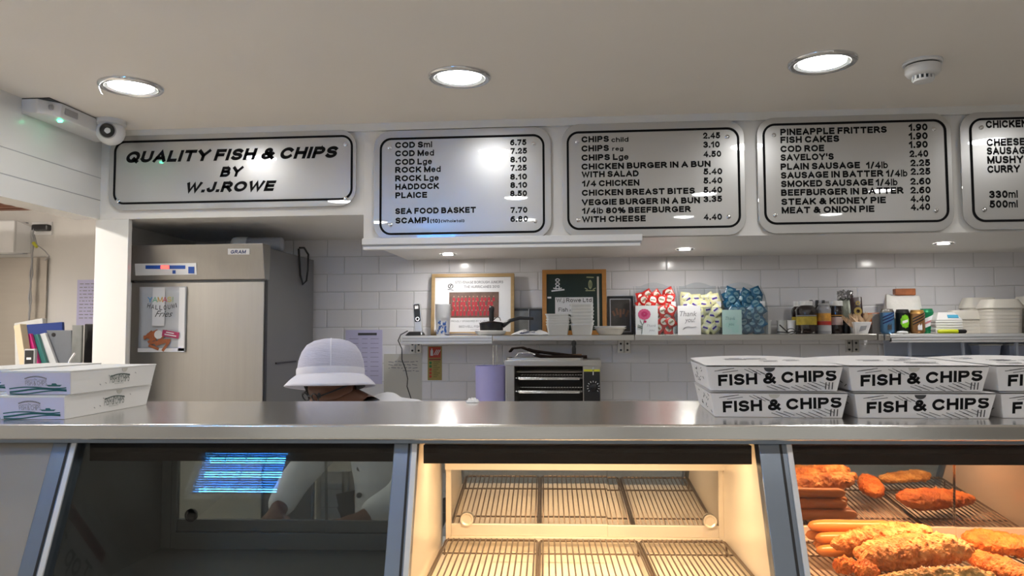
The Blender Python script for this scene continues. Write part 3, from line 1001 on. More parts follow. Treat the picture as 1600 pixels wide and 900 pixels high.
mb = MB().grid(sheet, 10, 10)
o = mb.build('sheet', mat('poster_grey', (.55, .57, .60), .3, var=.12, scale=9), t, 60)
o.modifiers.new('Solid', 'SOLIDIFY').thickness = .0015
mb = MB()
for u0, u1 in ((.30, .56), (.86, .985)):
    mb.b2((u0 - .5) * w_, -.0105, .40 * h_ if u0 < .5 else .02 * h_, (u1 - .5) * w_, -.0095, .985 * h_)
mb.b2(-.49 * w_, -.0105, .002, .485 * w_, -.0095, .02)
mb.build('white_stripe', M_PAPER, t)
cols = [(.05, .35, .75), (.15, .55, .35), (.80, .50, .1), (.75, .12, .15), (.65, .55, .1), (.25, .45, .2)]
for k, ch_ in enumerate('YAMAS!'):
    mb = MB()
    mb.text(ch_, (-.30 + .105 * k) * w_, .765 * h_, .025, None, 'L', -.012, .02)
    mb.build('logo_letter', mat('logo_%d' % k, cols[k], .5), t)
mb = MB()
for k, ch_ in enumerate('HALLOUMI'):
    mb.text(ch_, (-.31 + .088 * k) * w_, (.68 - .035 * sin(pi * k / 7)) * h_, .0215, .0145 if ch_ != 'I' else .004, 'L', -.012, .02, rot=(k - 3.5) * .06)
mb.text('Fries', -.14 * w_, .54 * h_, .030, .09, 'L', -.012, .0, .5)
mb.build('title_lettering', M_INK, t)
mb = MB()
random.seed(3)
fries = MB()
for k in range(16):
    fries.box((random.uniform(-.28, .16) * w_, -.0113 - .00018 * k, random.uniform(.07, .30) * h_), (.055, .0006, .013), (0, random.uniform(-1.2, .6), 0))
fries.build('fries_picture', mat('fries_print', (.42, .13, .05), .5, var=.5, scale=40), t)
MB().cyl((-.05 * w_, -.0142, .27 * h_), .021, .001, 'Y', 20).build('dip_picture', M_CARD, t)
mb = MB()
mb.M = Matrix.Translation((.21 * w_, -.016, .275 * h_)) @ Matrix.Rotation(.17, 4, 'Y')
mb.box((0, 0, 0), (.085, .001, .030))
fl = mb.build('flash_label', mat('magenta_print', (.42, .03, .12), .5), t)
mb = MB()
mb.M = Matrix.Translation((.21 * w_, -.0168, .275 * h_)) @ Matrix.Rotation(.17, 4, 'Y')
mb.box((-.004, 0, .006), (.04, .0006, .005)).box((0, 0, -.005), (.06, .0006, .005))
mb.build('flash_text_bars', M_PAPER, fl)

# ---------------------------------------------------------------- the room beyond the side opening
p0, p1 = wp(-40, 398, YW), wp(77, 402, YW)
t = tag(MB().b2(-4.15, YW - .020, .9, p1.x, YW - .006, p1.z).build('steel_splashback', steel('splash_steel', (.40, .37, .33), .35, (1, 1, 20)), bevel=.002), 'dull steel splashback sheet on the wall beyond the side opening', 'splashback')
x0, z0, x1, z1 = R(-30, 346, 40, 396, YW - .06)
loc = Vector((x0, YW, z0))
t = thing('wall_dispenser', 'white boxy dispenser high on the wall left of the black plug', 'dispenser', loc)
MB().b2(0, -.11, .0, x1 - x0 - .035, -.02, z1 - z0).build('body', M_WHITEPL, t, bevel=.008)
mb = MB()
mb.hexa([(x1 - x0 - .036, -.09, .004), (x1 - x0, -.02, .004), (x1 - x0, 0, .004), (x1 - x0 - .036, 0, .004)], [(x1 - x0 - .036, -.09, z1 - z0 - .002), (x1 - x0, -.02, z1 - z0 - .03), (x1 - x0, 0, z1 - z0 - .03), (x1 - x0 - .036, 0, z1 - z0 - .002)])
mb.build('side_cover', M_WHITEPL, t, bevel=.002)
MB().b2(0.0, -.0215, -.0, x1 - x0 - .03, -.0, z1 - z0).build('back_plate', M_GREYPL, t)
mb = MB().b2(.0, -.1112, .01, .12, -.1104, z1 - z0 - .03)
nt_ = mb.build('notice', M_LILAC_PAPER, t)
mb = MB()
for k in range(6):
    mb.b2(.02, -.1118, .03 + .02 * k, .11 - .01 * (k % 3), -.1113, .033 + .02 * k)
mb.build('notice_lines', M_GREYINK, nt_)

x0, z0, x1, z1 = R(50, 346.5, 81, 367, YW - .01)
loc = Vector(((x0 + x1) / 2, YW, z0))
t = thing('wall_socket', 'white wall socket with a black plug in it, beside the boxy dispenser', 'socket', loc)
MB().b2(x0 - loc.x, -.012, 0, x1 - loc.x, 0, z1 - z0).build('plate', M_WHITEPL, t, bevel=.003)
q = R(53, 351, 78, 361, YW - .03)
MB().b2(q[0] - loc.x, -.055, q[1] - loc.z, q[2] - loc.x, -.0121, q[3] - loc.z).build('plug', M_BLACKPL, t, bevel=.008)
mb = MB()
mb.M = Matrix.Translation(-loc)
P_ = lambda x, y: wp(x, y, YW - .05)
mb.tube([P_(53, 357), P_(51, 366), P_(53, 380), P_(50, 395), P_(50, 410), P_(47, 428), P_(48, 446), P_(45, 465), P_(47, 482), P_(45, 500), P_(46, 530), P_(47, 560)], .0055, 6)
mb.tube([P_(53, 366), P_(58, 383), P_(70, 392), P_(77, 400), P_(70, 407)], .0035, 6)
mb.tube([P_(50, 410), P_(51, 428), P_(47, 446), P_(49, 470), P_(45, 490), P_(44, 520)], .004, 6)
mb.build('cable', M_GREYPL, t, 60)
mb = MB()
mb.M = Matrix.Translation(-loc)
mb.tube([P_(52, 379), P_(58, 386)], .010, 8)
mb.build('cable_tag', mat('yellow_tag', (.55, .55, .05), .5), t, 60)

x0, z0, x1, z1 = R(120, 437, 170, 508, YW - .004)
t = thing('wall_notice', 'white handwritten notice on the wall beyond, half behind the white post', 'notice', ((x0 + x1) / 2, YW, z0))
w_, h_ = x1 - x0, z1 - z0
MB().b2(-w_ / 2, -.004, 0, w_ / 2, -.001, h_).build('sheet', M_LILAC_PAPER, t)
mb = MB()
random.seed(5)
for k in range(11):
    zz = h_ * (.9 - .075 * k)
    xx = -w_ * .42
    while xx < w_ * .38 * random.uniform(.5, 1):
        l_ = random.uniform(.008, .03)
        mb.b2(xx, -.0048, zz, xx + l_, -.0041, zz + .004)
        xx += l_ + .008
mb.build('handwriting', M_GREYINK, t)

# low cabinet in the side room carrying the files
DY = 3.72
ZD = 1.215
loc = Vector((-3.235, 3.52, 0))
t = thing('side_cabinet', 'pale cabinet in the side opening that carries the files and black monitor', 'cabinet', loc)
MB().b2(0, 0, .08, .95, .6, ZD - .03).build('body', M_WHITEPL, t, bevel=.004)
MB().b2(-.02, -.02, ZD - .03, .955, .62, ZD).build('top', M_PANEL, t, bevel=.004)
for k in range(2):
    dd = MB().b2(.02 + .46 * k, -.018, .1, .46 + .46 * k, 0, ZD - .05).build('door', M_WHITEPL, t, bevel=.003)
    MB().tube([(.40 + .13 * k, -.018, .9), (.40 + .13 * k, -.04, .91), (.40 + .13 * k, -.04, 1.03), (.40 + .13 * k, -.018, 1.04)], .006).build('handle', M_CHROME, dd, 60)
MB().b2(.02, .03, 0, .92, .58, .08).build('plinth', M_BLACKPL, t)


def book(name, label, corners, Y, th, col, cat='file', rough=.4, spine=None):
    """Slab with a leaning outline given by four pixel corners (bl, br, tr, tl), th deep."""
    W_ = [wp(x, y, Y) for x, y in corners]
    zmin = ZD + .0005
    base = Vector(((W_[0].x + W_[1].x) / 2, Y, zmin))
    t = thing(name, label, cat, base)
    poly = [(q.x - base.x, max(0, q.z - base.z)) for q in W_]
    MB().prism(poly, 0, th).build('cover', mat(name + '_' + str(len(MATS)), col, rough), t, bevel=.003)
    if spine:
        k = [(poly[0][0] * .8 + poly[1][0] * .2, poly[0][1] + .02), (poly[0][0] * .55 + poly[1][0] * .45, poly[0][1] + .02), (poly[3][0] * .55 + poly[2][0] * .45, poly[2][1] * .6), (poly[3][0] * .8 + poly[2][0] * .2, poly[2][1] * .6)]
        MB().prism(k, -.0012, -.0001).build('spine_label', spine, t)
    else:
        k = [(poly[0][0] * .9 + poly[1][0] * .1, poly[0][1] + .004), (poly[0][0] * .1 + poly[1][0] * .9, poly[1][1] + .004), (poly[3][0] * .1 + poly[2][0] * .9, poly[2][1] - .004), (poly[3][0] * .9 + poly[2][0] * .1, poly[3][1] - .004)]
        MB().prism(k, th, th + .001).build('pages', M_PAPER, t)
    return t


book('ring_binder', 'white folder standing at the back of the leaning files', [(24, 592), (72, 592), (66, 497), (22, 505)], DY + .20, .035, (.7, .7, .68))
book('paper_wallet', 'cream paper wallet at the near end of the files', [(34, 594), (44, 592), (31, 506), (21, 509)], DY + .00, .05, (.66, .55, .38))
book('catalogue', 'blue and black catalogue leaning behind the grey box file', [(36, 592), (100, 592), (97, 503), (33, 508)], DY + .17, .02, (.012, .04, .22), spine=M_BLACKPL)
book('pink_file', 'magenta file leaning among the binders', [(58, 594), (68, 594), (47, 521), (36, 524)], DY + .055, .022, (.55, .02, .19))
book('green_file', 'dark teal file leaning beside the magenta one', [(68, 594), (81, 594), (58, 522), (46, 525)], DY + .08, .022, (.03, .16, .15))
book('clear_file', 'white translucent file leaning between the teal and grey ones', [(85, 594), (98, 594), (70, 520), (58, 523)], DY + .105, .02, (.62, .64, .66))
b_ = book('box_file', 'grey box file leaning at the end of the binders', [(97, 594), (114, 594), (111, 516), (72, 516)], DY + .13, .035, (.16, .175, .20))
q = wp(84, 523, DY + .13)
MB().lathe(((.011, -.0005), (.011, -.003), (.007, -.003)), (q.x - b_.location.x, 0, q.z - b_.location.z), 16, 'Y').build('finger_ring', M_BLACKPL, b_)

x0, z0, x1, z1 = R(37, 545, 54, 580, DY - .1)
t = thing('cordless_handset', 'small grey and black handset standing in front of the files', 'handset', ((x0 + x1) / 2, DY - .1, ZD))
w_, h_ = x1 - x0, z1 - ZD
MB().b2(-w_ / 2, 0, 0, w_ / 2, .02, h_).build('body', M_GREYPL, t, bevel=.004)
MB().b2(-w_ / 2 + .006, -.002, .012, w_ / 2 - .006, -.0001, h_ - .008).build('face', M_BLACKPL, t, bevel=.0008)
mb = MB()
for k in range(2):
    mb.b2(-.012, -.0032, h_ * (.55 + .2 * k), .012, -.0021, h_ * (.6 + .2 * k))
mb.build('key_row', M_WHITEPL, t)

x0, z0, x1, z1 = R(131, 506, 190, 575, DY + .1)
t = thing('monitor', 'black monitor screen half hidden behind the white post', 'monitor', ((x0 + x1) / 2, DY + .1, ZD))
w_, h_ = x1 - x0, z1 - ZD
MB().b2(-w_ / 2, 0, .05, w_ / 2, .03, h_).build('screen', M_BLACKPL, t, bevel=.004)
MB().b2(-.015, .03, .0, .015, .05, .12).build('stand', M_BLACKPL, t)
MB().b2(-.07, -.04, 0, .07, .08, .008).build('base', M_BLACKPL, t, bevel=.003)
x0, z0, x1, z1 = R(110, 508, 131, 575, DY + .03)
t = thing('plastic_sleeve', 'crinkled clear plastic sleeve of papers leaning beside the black monitor', 'sleeve', ((x0 + x1) / 2, DY + .03, ZD))
w_, h_ = x1 - x0, z1 - ZD
MB().b2(-w_ / 2, .01, 0, w_ / 2 - .02, .025, h_).build('papers', mat('sleeve_grey', (.22, .22, .21), .5, var=.4, scale=20), t, bevel=.002)
mb = MB().grid(lambda u, v: ((u - .5) * w_ * 1.1 + .012 * sin(v * 9), .004 + .010 * noise.noise((u * 5, v * 7, 1)), v * h_), 10, 16)
mb.build('film', M_CLEARPL, t, 60)
mb = MB().tube([wp(105, 575, DY) - Vector(t.location), wp(110, 562, DY) - Vector(t.location), wp(117, 552, DY) - Vector(t.location)], .006, 6)
mb.build('white_strap', M_PAPER, t, 60)
# slatted blind up in the side room, seen under the lintel
zrk, xrk = wp(25, 330, 3.70).z, wp(57, 330, 3.70).x
mb = MB()
mb.b2(xrk - .06, 3.0, zrk + .0301, xrk - .02, 3.72, 2.35).b2(-3.6, 3.0, zrk + .0301, -3.56, 3.72, 2.35)
for k in range(9):
    mb.b2(-4.1, 3.04 + .075 * k, zrk, xrk, 3.085 + .075 * k, zrk + .03)
tag(mb.build('slatted_rack', mat('red_brown_wood', (.20, .07, .035), .5, var=.3, scale=6, stretch=(1, 10, 1)), bevel=.003), 'red-brown slatted wooden rack under the ceiling of the side room', 'rack')

# ---------------------------------------------------------------- worktop along the back wall
ZB = .92
t = thing('back_worktop', 'steel worktop along the tiled wall carrying the toaster grill', 'worktop', (-1.35, 3.72, 0))
MB().b2(0, 0, ZB - .04, 4.4, .575, ZB).build('top', M_STEEL, t, bevel=.003)
MB().b2(.02, .03, ZB - .10, 4.38, .05, ZB - .04).build('apron', M_STEEL, t)
MB().b2(.03, .05, .28, 4.37, .54, .31).build('undershelf', M_STEEL, t)
for x in (.04, 1.45, 2.9, 4.36):
    for y in (.06, .53):
        MB().cyl((x, y, (ZB - .04) / 2), .02, ZB - .04, n=14).build('leg', M_STEEL, t, 60)

# lilac container with two handles in it
xa, xb = wp(743, 600, 3.98).x, wp(790, 600, 3.98).x
zt = wp(766, 571, 3.98).z
r_ = (xb - xa) / 2
t = thing('utensil_tub', 'tall lilac plastic tub standing beside the toaster grill', 'tub', ((xa + xb) / 2, 3.98, ZB))
h_ = zt - ZB
MB().lathe(((r_ * .96, 0), (r_, h_), (r_ - .004, h_), (r_ * .93, .01)), n=32).build('body', mat('lilac_plastic', (.36, .35, .66), .4), t, 60)
zz = 1.44 - ZB
MB().tube([(.01, .02, .05), (.012, .02, zz - .005)], .0035, 6).tube([(.028, .03, .05), (.03, .03, zz - .005)], .0035, 6).build('handle_rods', M_CHROME, t, 60)

# salamander / toaster grill
TY = 3.86
x0, z0, x1, z1 = R(790, 565, 939, 690, TY)
zt = wp(864, 563.5, TY).z
w_ = x1 - x0
loc = Vector((x0, TY, ZB))
t = thing('toaster_grill', 'steel two-tier toaster grill with wire racks and a black control panel', 'toaster', loc)
h_ = zt - ZB
dd = .36
xc = wp(911, 600, TY).x - x0       # start of the control column
s_ = .012
mb = MB()
mb.b2(0, 0, h_ - .028, w_, dd, h_ - .0).b2(0, 0, .03, w_, dd, .06).b2(0, dd - s_, .03, w_, dd, h_)
mb.b2(0, 0, .03, .045, dd, h_).b2(xc, .003, .03, w_, dd, h_)
mb.build('housing', M_STEEL, t, bevel=.002)
MB().b2(-.004, -.006, h_ - .026, w_ + .004, dd, h_ + .002).build('lid_plate', M_STEEL, t, bevel=.002)
pn = MB().b2(xc + .004, -.002, .05, w_ - .004, .0029, h_ - .055).build('control_panel', M_BLACKPL, t, bevel=.001)
kz = wp(927, 605, TY).z - ZB
kx = wp(927, 605, TY).x - x0
MB().lathe(((.018, -.003), (.016, -.02), (.010, -.022)), (kx, 0, kz), 20, 'Y').build('dial', M_BLACKPL, pn, 50)
mb = MB()
for k in range(11):
    q = radians(-130 + 26 * k)
    mb.box((kx + .028 * sin(q), -.003, kz + .028 * cos(q)), (.003, .001, .008), (0, q, 0))
mb.b2(kx - .002, -.003, kz + .06, kx + .002, -.0021, kz + .1)
mb.build('dial_marks', M_WHITEPL, pn)
MB().b2(xc + .004, -.003, h_ - .054, w_ - .004, .002, h_ - .044).build('yellow_label', mat('yellow_label', (.62, .60, .03), .5), t)
MB().b2(.046, dd - .03, .06, xc, dd - s_, h_ - .03).build('inner_wall', mat('oven_dark', (.05, .045, .04), .5, .4), t)  # inner wall coloured darker than the housing
for zr in (wp(845, 591, TY).z - ZB, wp(845, 612, TY).z - ZB):
    mb = MB()
    mb.tube([(.05, .02, zr), (xc - .004, .02, zr)], .004, 8).tube([(.05, dd - .05, zr), (xc - .004, dd - .05, zr)], .004, 8)
    for k in range(22):
        xx = .06 + k * (xc - .075) / 21
        mb.tube([(xx, .02, zr + .004), (xx, dd - .05, zr + .004)], .002, 6)
    g = mb.build('wire_rack', M_CHROME, t, 60)
    MB().tube([(.055, .02, zr + .006), (.07, -.012, zr - .004), (xc - .02, -.012, zr - .004), (xc - .006, .02, zr + .006)], .004, 8).build('rack_handle', M_CHROME, g, 60)
mb = MB()
for yy in (.08, .16, .24):
    mb.tube([(.05, yy, h_ - .06), (xc - .004, yy, h_ - .06)], .005, 8)
mb.build('heating_element', mat('element_grey', (.30, .28, .25), .4, .5), t, 60)
MB().b2(.05, .012, .0605, xc - .002, .2, .11).build('crumb_tray', M_STEEL, t, bevel=.002)
mb = MB()
for sx_ in (.03, w_ - .03):
    for sy_ in (.03, dd - .03):
        mb.cyl((sx_, sy_, .015), .014, .03, n=14)
mb.build('feet', M_BLACKPL, t)
ZG = ZB + h_ + .002


def gp(px, y):       # a point lying on the grill's top at depth y
    q = wp(px, 560, y)
    return q.x


# metal tongs/serving forks heaped on top
xs = gp(800, 3.95)
tt = thing('baking_sheet', 'thin steel sheet lying on top of the toaster grill', 'tray', (gp(852, 4.0), 4.0, ZG))
MB().b2(-.19, -.10, .001, .19, .10, .004).build('plate', M_STEEL, tt, bevel=.001)
mb = MB()
mb.M = Matrix.Rotation(-pi / 2, 4, 'X')
mb.ring(rrect(-.195, -.108, .195, .108, .02), rrect(-.187, -.10, .187, .10, .016), -.010, -.001)
mb.build('rim', M_STEEL, tt, 40)


def fork(label, loc, rz, lift):
    t = thing('serving_fork', label, 'utensil', loc, rz, 'serving forks on the toaster grill')
    mb = MB()
    for k in range(4):
        yy = -.03 + .02 * k
        mb.tube([(-.165, yy * .9, .012 + lift), (-.15, yy, .03 + lift), (-.10, yy, .034 + lift), (-.065, yy * .7, .022 + lift)], .0055, 6)
    mb.tube([(-.163, -.03, .014 + lift), (-.163, .03, .014 + lift)], .0035, 6)
    mb.build('tines', M_DARKMETAL if lift else M_CHROME, t, 60)
    MB().tube([(-.066, -.02, .022 + lift), (-.04, 0, .014 + lift), (0, 0, .010 + lift), (.20, 0, .008)], [.011, .010, .008, .009], 8).build('handle', M_DARKMETAL, t, 60)
    return t


fork('wide slotted fork lying curved side up on the toaster grill', (gp(846, 3.99), 3.99, ZG + .005), radians(-4), .022)
fork('second slotted fork lying flatter across the toaster grill', (gp(856, 3.95), 3.94, ZG + .005), radians(5), .0)
x_, = (gp(897, 4.03),)
t = thing('scraper', 'black-handled scraper standing upright in a small block on the toaster grill', 'utensil', (x_, 4.03, ZG + .004))
MB().b2(-.04, -.02, .0, .04, .02, .022).build('blade_block', mat('brown_block', (.22, .12, .06), .5), t, bevel=.003)
MB().lathe(((.010, .022), (.011, .05), (.009, .062), (.013, .075), (.012, .088), (.004, .094)), n=16, sy=.7).build('handle', M_BLACKPL, t, 60)

# ---------------------------------------------------------------- wall shelves
SZ = 1.487
SY = 4.03


def shelf(label, xa, xb, th, material, front=None, brackets=(), y0=SY):
    t = thing('wall_shelf', label, 'shelf', (xa, YW, SZ), 0, 'wall shelves along the tiles')
    MB().b2(0, y0 - YW, -.006, xb - xa, 0, 0).build('board', material, t, bevel=.0015)
    MB().b2(0, y0 - YW - .002, -th, xb - xa, y0 - YW + .012, -.001).build('front_edge', front or material, t, bevel=.003)
    for bx in brackets:
        br = MB()
        br.b2(bx - xa - .034, -.012, -.10, bx - xa - .002, 0, -.02).b2(bx - xa + .002, -.012, -.10, bx - xa + .034, 0, -.02)
        br.prism([(bx - xa - .003, -.02), (bx - xa + .003, -.02), (bx - xa + .003, -.03), (bx - xa - .003, -.03)], y0 - YW + .03, 0)
        br.prism([(bx - xa - .034, -.01), (bx - xa + .034, -.01), (bx - xa + .034, -.022), (bx - xa - .034, -.022)], y0 - YW + .02, 0)
        b = br.build('bracket', M_STEEL, t, bevel=.002)
        for sx_ in (-.018, .018):
            for sz_ in (-.05, -.085):
                MB().cyl((bx - xa + sx_, -.0135, sz_), .006, .003, 'Y', 12).build('bolt', M_BLACKPL, b)
    return t


sa, sb_, sc_, sd = wp(628, 523, SY).x, wp(770, 523, SY).x, wp(992, 525, SY).x, wp(1370, 525, SY).x
se = wp(1391, 525, SY).x
s1 = shelf('white aluminium-edged wall shelf holding the phone and the team photograph', sa, sb_ - .002, .045, M_STEEL, M_ALUWHITE, (wp(650, 540, YW).x,))
mb = MB()
for z in (-.014, -.030):
    mb.b2(.004, SY - YW - .0045, z - .0016, sb_ - sa - .006, SY - YW - .0021, z + .0016)
mb.build('profile_grooves', M_GREYPL, s1)
MB().b2(-.012, SY - YW - .006, -.034, -.001, SY - YW + .03, -.002).build('end_cap', M_WHITEPL, s1, bevel=.003)
shelf('plain steel wall shelf above the toaster grill', sb_, sc_ - .002, .030, M_STEEL, None, (wp(975, 540, YW).x,))
shelf('plain steel wall shelf holding the three sachet boxes', sc_, sd, .030, M_STEEL, None, (wp(1331, 540, YW).x,))
mb = MB()
mb.b2(sd + .006, SY - .012, SZ - .04, sd + .036, SY + .03, SZ + .002).b2(sd + .042, SY - .012, SZ - .038, sd + .066, SY + .03, SZ + .002)
s4 = shelf('aluminium-edged wall shelf holding the drinks cans and foam trays', se, 3.0, .045, M_STEEL, M_ALUWHITE, (2.75,))
mb2 = MB()
for z in (-.016, -.031):
    mb2.b2(.004, SY - YW - .0045, z - .0016, 3.0 - se - .006, SY - YW - .0021, z + .0016)
mb2.build('profile_grooves', M_GREYPL, s4)
mb.M = Matrix.Translation((-se, -YW, -SZ))
mb2 = MB()
mb2.M = mb.M
mb2.b2(sd + .006, SY - .008, SZ - .034, sd + .030, YW, SZ - .004).b2(sd + .038, SY - .008, SZ - .034, se - .004, SY + .03, SZ - .004)
mb2.build('joint_bracket', M_STEEL, s4, bevel=.002)
MB().b2(-.005, SY - YW - .006, -.040, .004, SY - YW + .002, -.022).build('end_cap', M_BLACKPL, s4)
# lower steel ledge under that shelf with clear tubs
x0, z0, x1, z1 = R(1400, 534, 1600, 541, 4.12)
zl = wp(1500, 557, 4.12).z
t = thing('lower_ledge', 'bluish steel ledge hung below the aluminium-edged shelf at the right', 'ledge', (x0, YW, zl))
MB().b2(0, -.17, -.012, 3.0 - x0, 0, 0).build('board', mat('ledge_blue', (.58, .64, .78), .35, .2), t, bevel=.002)
MB().b2(0, -.03, 0, 3.0 - x0, -.016, .085).build('back_strip', mat('ledge_blue', (.58, .64, .78), .35, .2), t, bevel=.002)
mb = MB()
for k in range(4):
    mb.b2(.06 + .26 * k, -.19, .0, .072 + .26 * k, -.175, SZ - .046 - zl)
mb.b2(0, -.185, -.012, 3.0 - x0, -.1705, .0)
mb.build('hangers', mat('ledge_blue', (.58, .64, .78), .35, .2), t)
for k, (px0, px1, lab) in enumerate(((1527, 1562, 'clear bluish plastic tub on the low ledge, the inner of two'), (1574, 1625, 'clear bluish plastic tub on the low ledge, at the frame edge'))):
    xa_, xb_ = wp(px0, 546, 4.17).x, wp(px1, 546, 4.17).x
    tt = thing('plastic_tub', lab, 'tub', ((xa_ + xb_) / 2, 4.2, zl))
    wq = (xb_ - xa_) / 2
    MB().hexa([(-wq * .9, -.04, .0), (wq * .9, -.04, .0), (wq * .9, .04, .0), (-wq * .9, .04, .0)], [(-wq, -.05, .055), (wq, -.05, .055), (wq, .05, .055), (-wq, .05, .055)]).build('body', mat('tub_blue', (.52, .56, .70), .25), tt, bevel=.004)
    MB().b2(-wq - .004, -.054, .0551, wq + .004, .054, .062).build('lid', M_MILKY, tt, bevel=.002)

# ---------------------------------------------------------------- frames and signs on the shelf
def framed(name, label, rect, Y, lean, fw, fmat, inner_mat, cat='picture', depth=.018):
    x0, z0, x1, z1 = R(*rect, Y)
    w_, h_ = x1 - x0, z1 - SZ
    t = thing(name, label, cat, ((x0 + x1) / 2, Y, SZ))
    t.rotation_euler = (-lean, 0, 0)
    o_ = rrect(-w_ / 2, 0, w_ / 2, h_, .002, 1)
    i_ = rrect(-w_ / 2 + fw, fw, w_ / 2 - fw, h_ - fw, .002, 1)
    MB().ring(o_, i_, -.002, depth).build('frame', fmat, t, bevel=.002)
    MB().b2(-w_ / 2 + fw, .006, fw, w_ / 2 - fw, .009, h_ - fw).build('backing', inner_mat, t)
    return t, w_, h_


LEAN = radians(5)
t, w_, h_ = framed('team_photograph', 'tan-framed football team photograph leaning behind the white cups', (673, 426.5, 803, 520), 4.215, LEAN, .019, M_WOOD_TAN, M_PAPER)
mb = MB()
mb.text('STEVENAGE BOROUGH JUNIORS', .035, h_ * .84, .0145, .27, 'C', .0052, .035)
mb.text('THE HURRICANES 2010', .05, h_ * .765, .0145, .20, 'C', .0052, .035)
mb.build('title_lettering', M_GREYINK, t)
mb = MB()
mb.text('PROUDLY SPONSORED BY W.J.ROWE', -.01, h_ * .215, .010, .22, 'C', .0052, .02)
mb.text("BEDWELL FISH & CHIPS", .02, h_ * .125, .012, .19, 'C', .0052, .02)
mb.text('STEVENAGE', .02, h_ * .085, .006, .06, 'C', .0052, 0)
mb.build('caption_lettering', M_GREYINK, t)
mb = MB()
cx, cz = -w_ * .27, h_ * .80
mb.ring([(cx + .016 * cos(q * pi / 6), cz + .014 * sin(q * pi / 6)) for q in range(12)][::-1], [(cx + .011 * cos(q * pi / 6), cz + .010 * sin(q * pi / 6)) for q in range(12)][::-1], .0045, .0055)
mb.box((cx, .005, cz), (.004, .001, .03), (0, .5, 0)).box((cx, .005, cz + .004), (.012, .001, .004), (0, -.4, 0)).box((cx, .005, cz - .02), (.034, .001, .004), (0, .15, 0))
mb.build('crest', M_INK, t)
ph = MB().b2(-w_ * .285, .0048, h_ * .285, w_ * .315, .0058, h_ * .70).build('photo', mat('photo_ground', (.14, .08, .06), .5, var=.5, scale=40), t)
mb, mh = MB(), MB()
random.seed(11)
for row in range(4):
    for k in range(11):
        fx_ = -w_ * .235 + k * w_ * .047 + random.uniform(-.003, .003) + (.006 if row % 2 else 0)
        fz_ = h_ * (.355 + .075 * row)
        mb.box((fx_, .0045, fz_), (.014, .001, .026 if row < 3 else .02), (0, random.uniform(-.2, .2), 0))
        mh.cyl((fx_, .0043, fz_ + .017), .0036, .0008, 'Y', 8)
mb.build('red_shirts', mat('photo_red', (.42, .02, .035), .5, var=.3, scale=60), ph)
mh.build('faces', mat('photo_skin', (.42, .22, .15), .5), ph)

t, w_, h_ = framed('certificate_frame', 'orange-wood framed green board with two crests and a paper name strip', (847, 420, 948, 521), 4.215, LEAN, .024, M_WOOD_ORANGE, mat('bottle_green', (.012, .028, .022), .5), 'sign')
x0, z0, x1, z1 = R(869, 462, 925, 486.5, 4.225)
cx = (x0 + x1) / 2 - t.location.x
st = MB().b2(cx - .104, .0045, h_ * .31, cx + .104, .0055, h_ * .575).build('paper_strip', M_PAPER, t)
mb = MB()
mb.text('W.j Rowe Ltd', cx - .098, h_ * .50, .022, .194, 'L', .0040, .02)
mb.text('Fish & Chips', cx - .086, h_ * .355, .022, .165, 'L', .0040, .02)
mb.build('strip_lettering', M_INK, st)
mb = MB()
cx, cz = -w_ * .26, h_ * .78
for dz in (.022, .0, -.018):
    mb.ring([(cx + .013 * cos(q * pi / 6), cz + dz + .010 * sin(q * pi / 6)) for q in range(12)][::-1], [(cx + .007 * cos(q * pi / 6), cz + dz + .005 * sin(q * pi / 6)) for q in range(12)][::-1], .0045, .0055)
mb.box((cx + .002, .005, cz - .035), (.072, .001, .008), (0, -.1, 0)).box((cx - .014, .005, cz - .025), (.02, .001, .006), (0, .3, 0)).box((cx + .014, .005, cz - .025), (.02, .001, .006), (0, -.3, 0))
mb.build('white_emblem', M_PAPER, t)
mb = MB()
cx = w_ * .25
mb.ring([(cx + .011 * cos(q * pi / 6), cz - .004 + .026 * sin(q * pi / 6)) for q in range(12)][::-1], [(cx + .006 * cos(q * pi / 6), cz - .004 + .019 * sin(q * pi / 6)) for q in range(12)][::-1], .0045, .0055)
mb.box((cx, .005, cz + .036), (.040, .001, .006), (0, .05, 0)).box((cx, .005, cz - .038), (.052, .001, .006)).box((cx - .022, .005, cz - .028), (.018, .001, .005), (0, .5, 0)).box((cx + .022, .005, cz - .028), (.018, .001, .005), (0, -.5, 0)).box((cx, .005, cz - .004), (.005, .001, .040))
mb.build('gold_emblem', mat('dull_gold', (.34, .36, .20), .5), t)
MB().b2(-w_ * .42, .0045, h_ * .56, -w_ * .36, .0055, h_ * .585).build('white_scrap', M_PAPER, t)
MB().b2(w_ * .355, .0035, .03, w_ * .385, .0058, h_ - .04).build('light_edge', M_CREAM, t)

t, w_, h_ = framed('small_picture', 'small black-framed dark picture standing between the green board and ketchup box', (949, 462, 990, 521), 4.215, LEAN, .010, M_BLACKPL, mat('dark_photo', (.05, .042, .036), .35, var=.6, scale=22))
MB().ring(rrect(-w_ / 2 + .014, .014, w_ / 2 - .014, h_ - .014, .001, 1), rrect(-w_ / 2 + .019, .019, w_ / 2 - .019, h_ - .019, .001, 1), .004, .0055).build('grey_mount', M_GREYPL, t)
mb = MB()
for k in range(5):
    mb.box((-.035 + .018 * k, .005, h_ * (.55 + .05 * (k % 2))), (.012, .001, .03 + .008 * (k % 3)), (0, .2 * (k - 2), 0))
mb.build('picture_shapes', mat('photo_brown', (.16, .075, .04), .5, var=.4, scale=30), t)

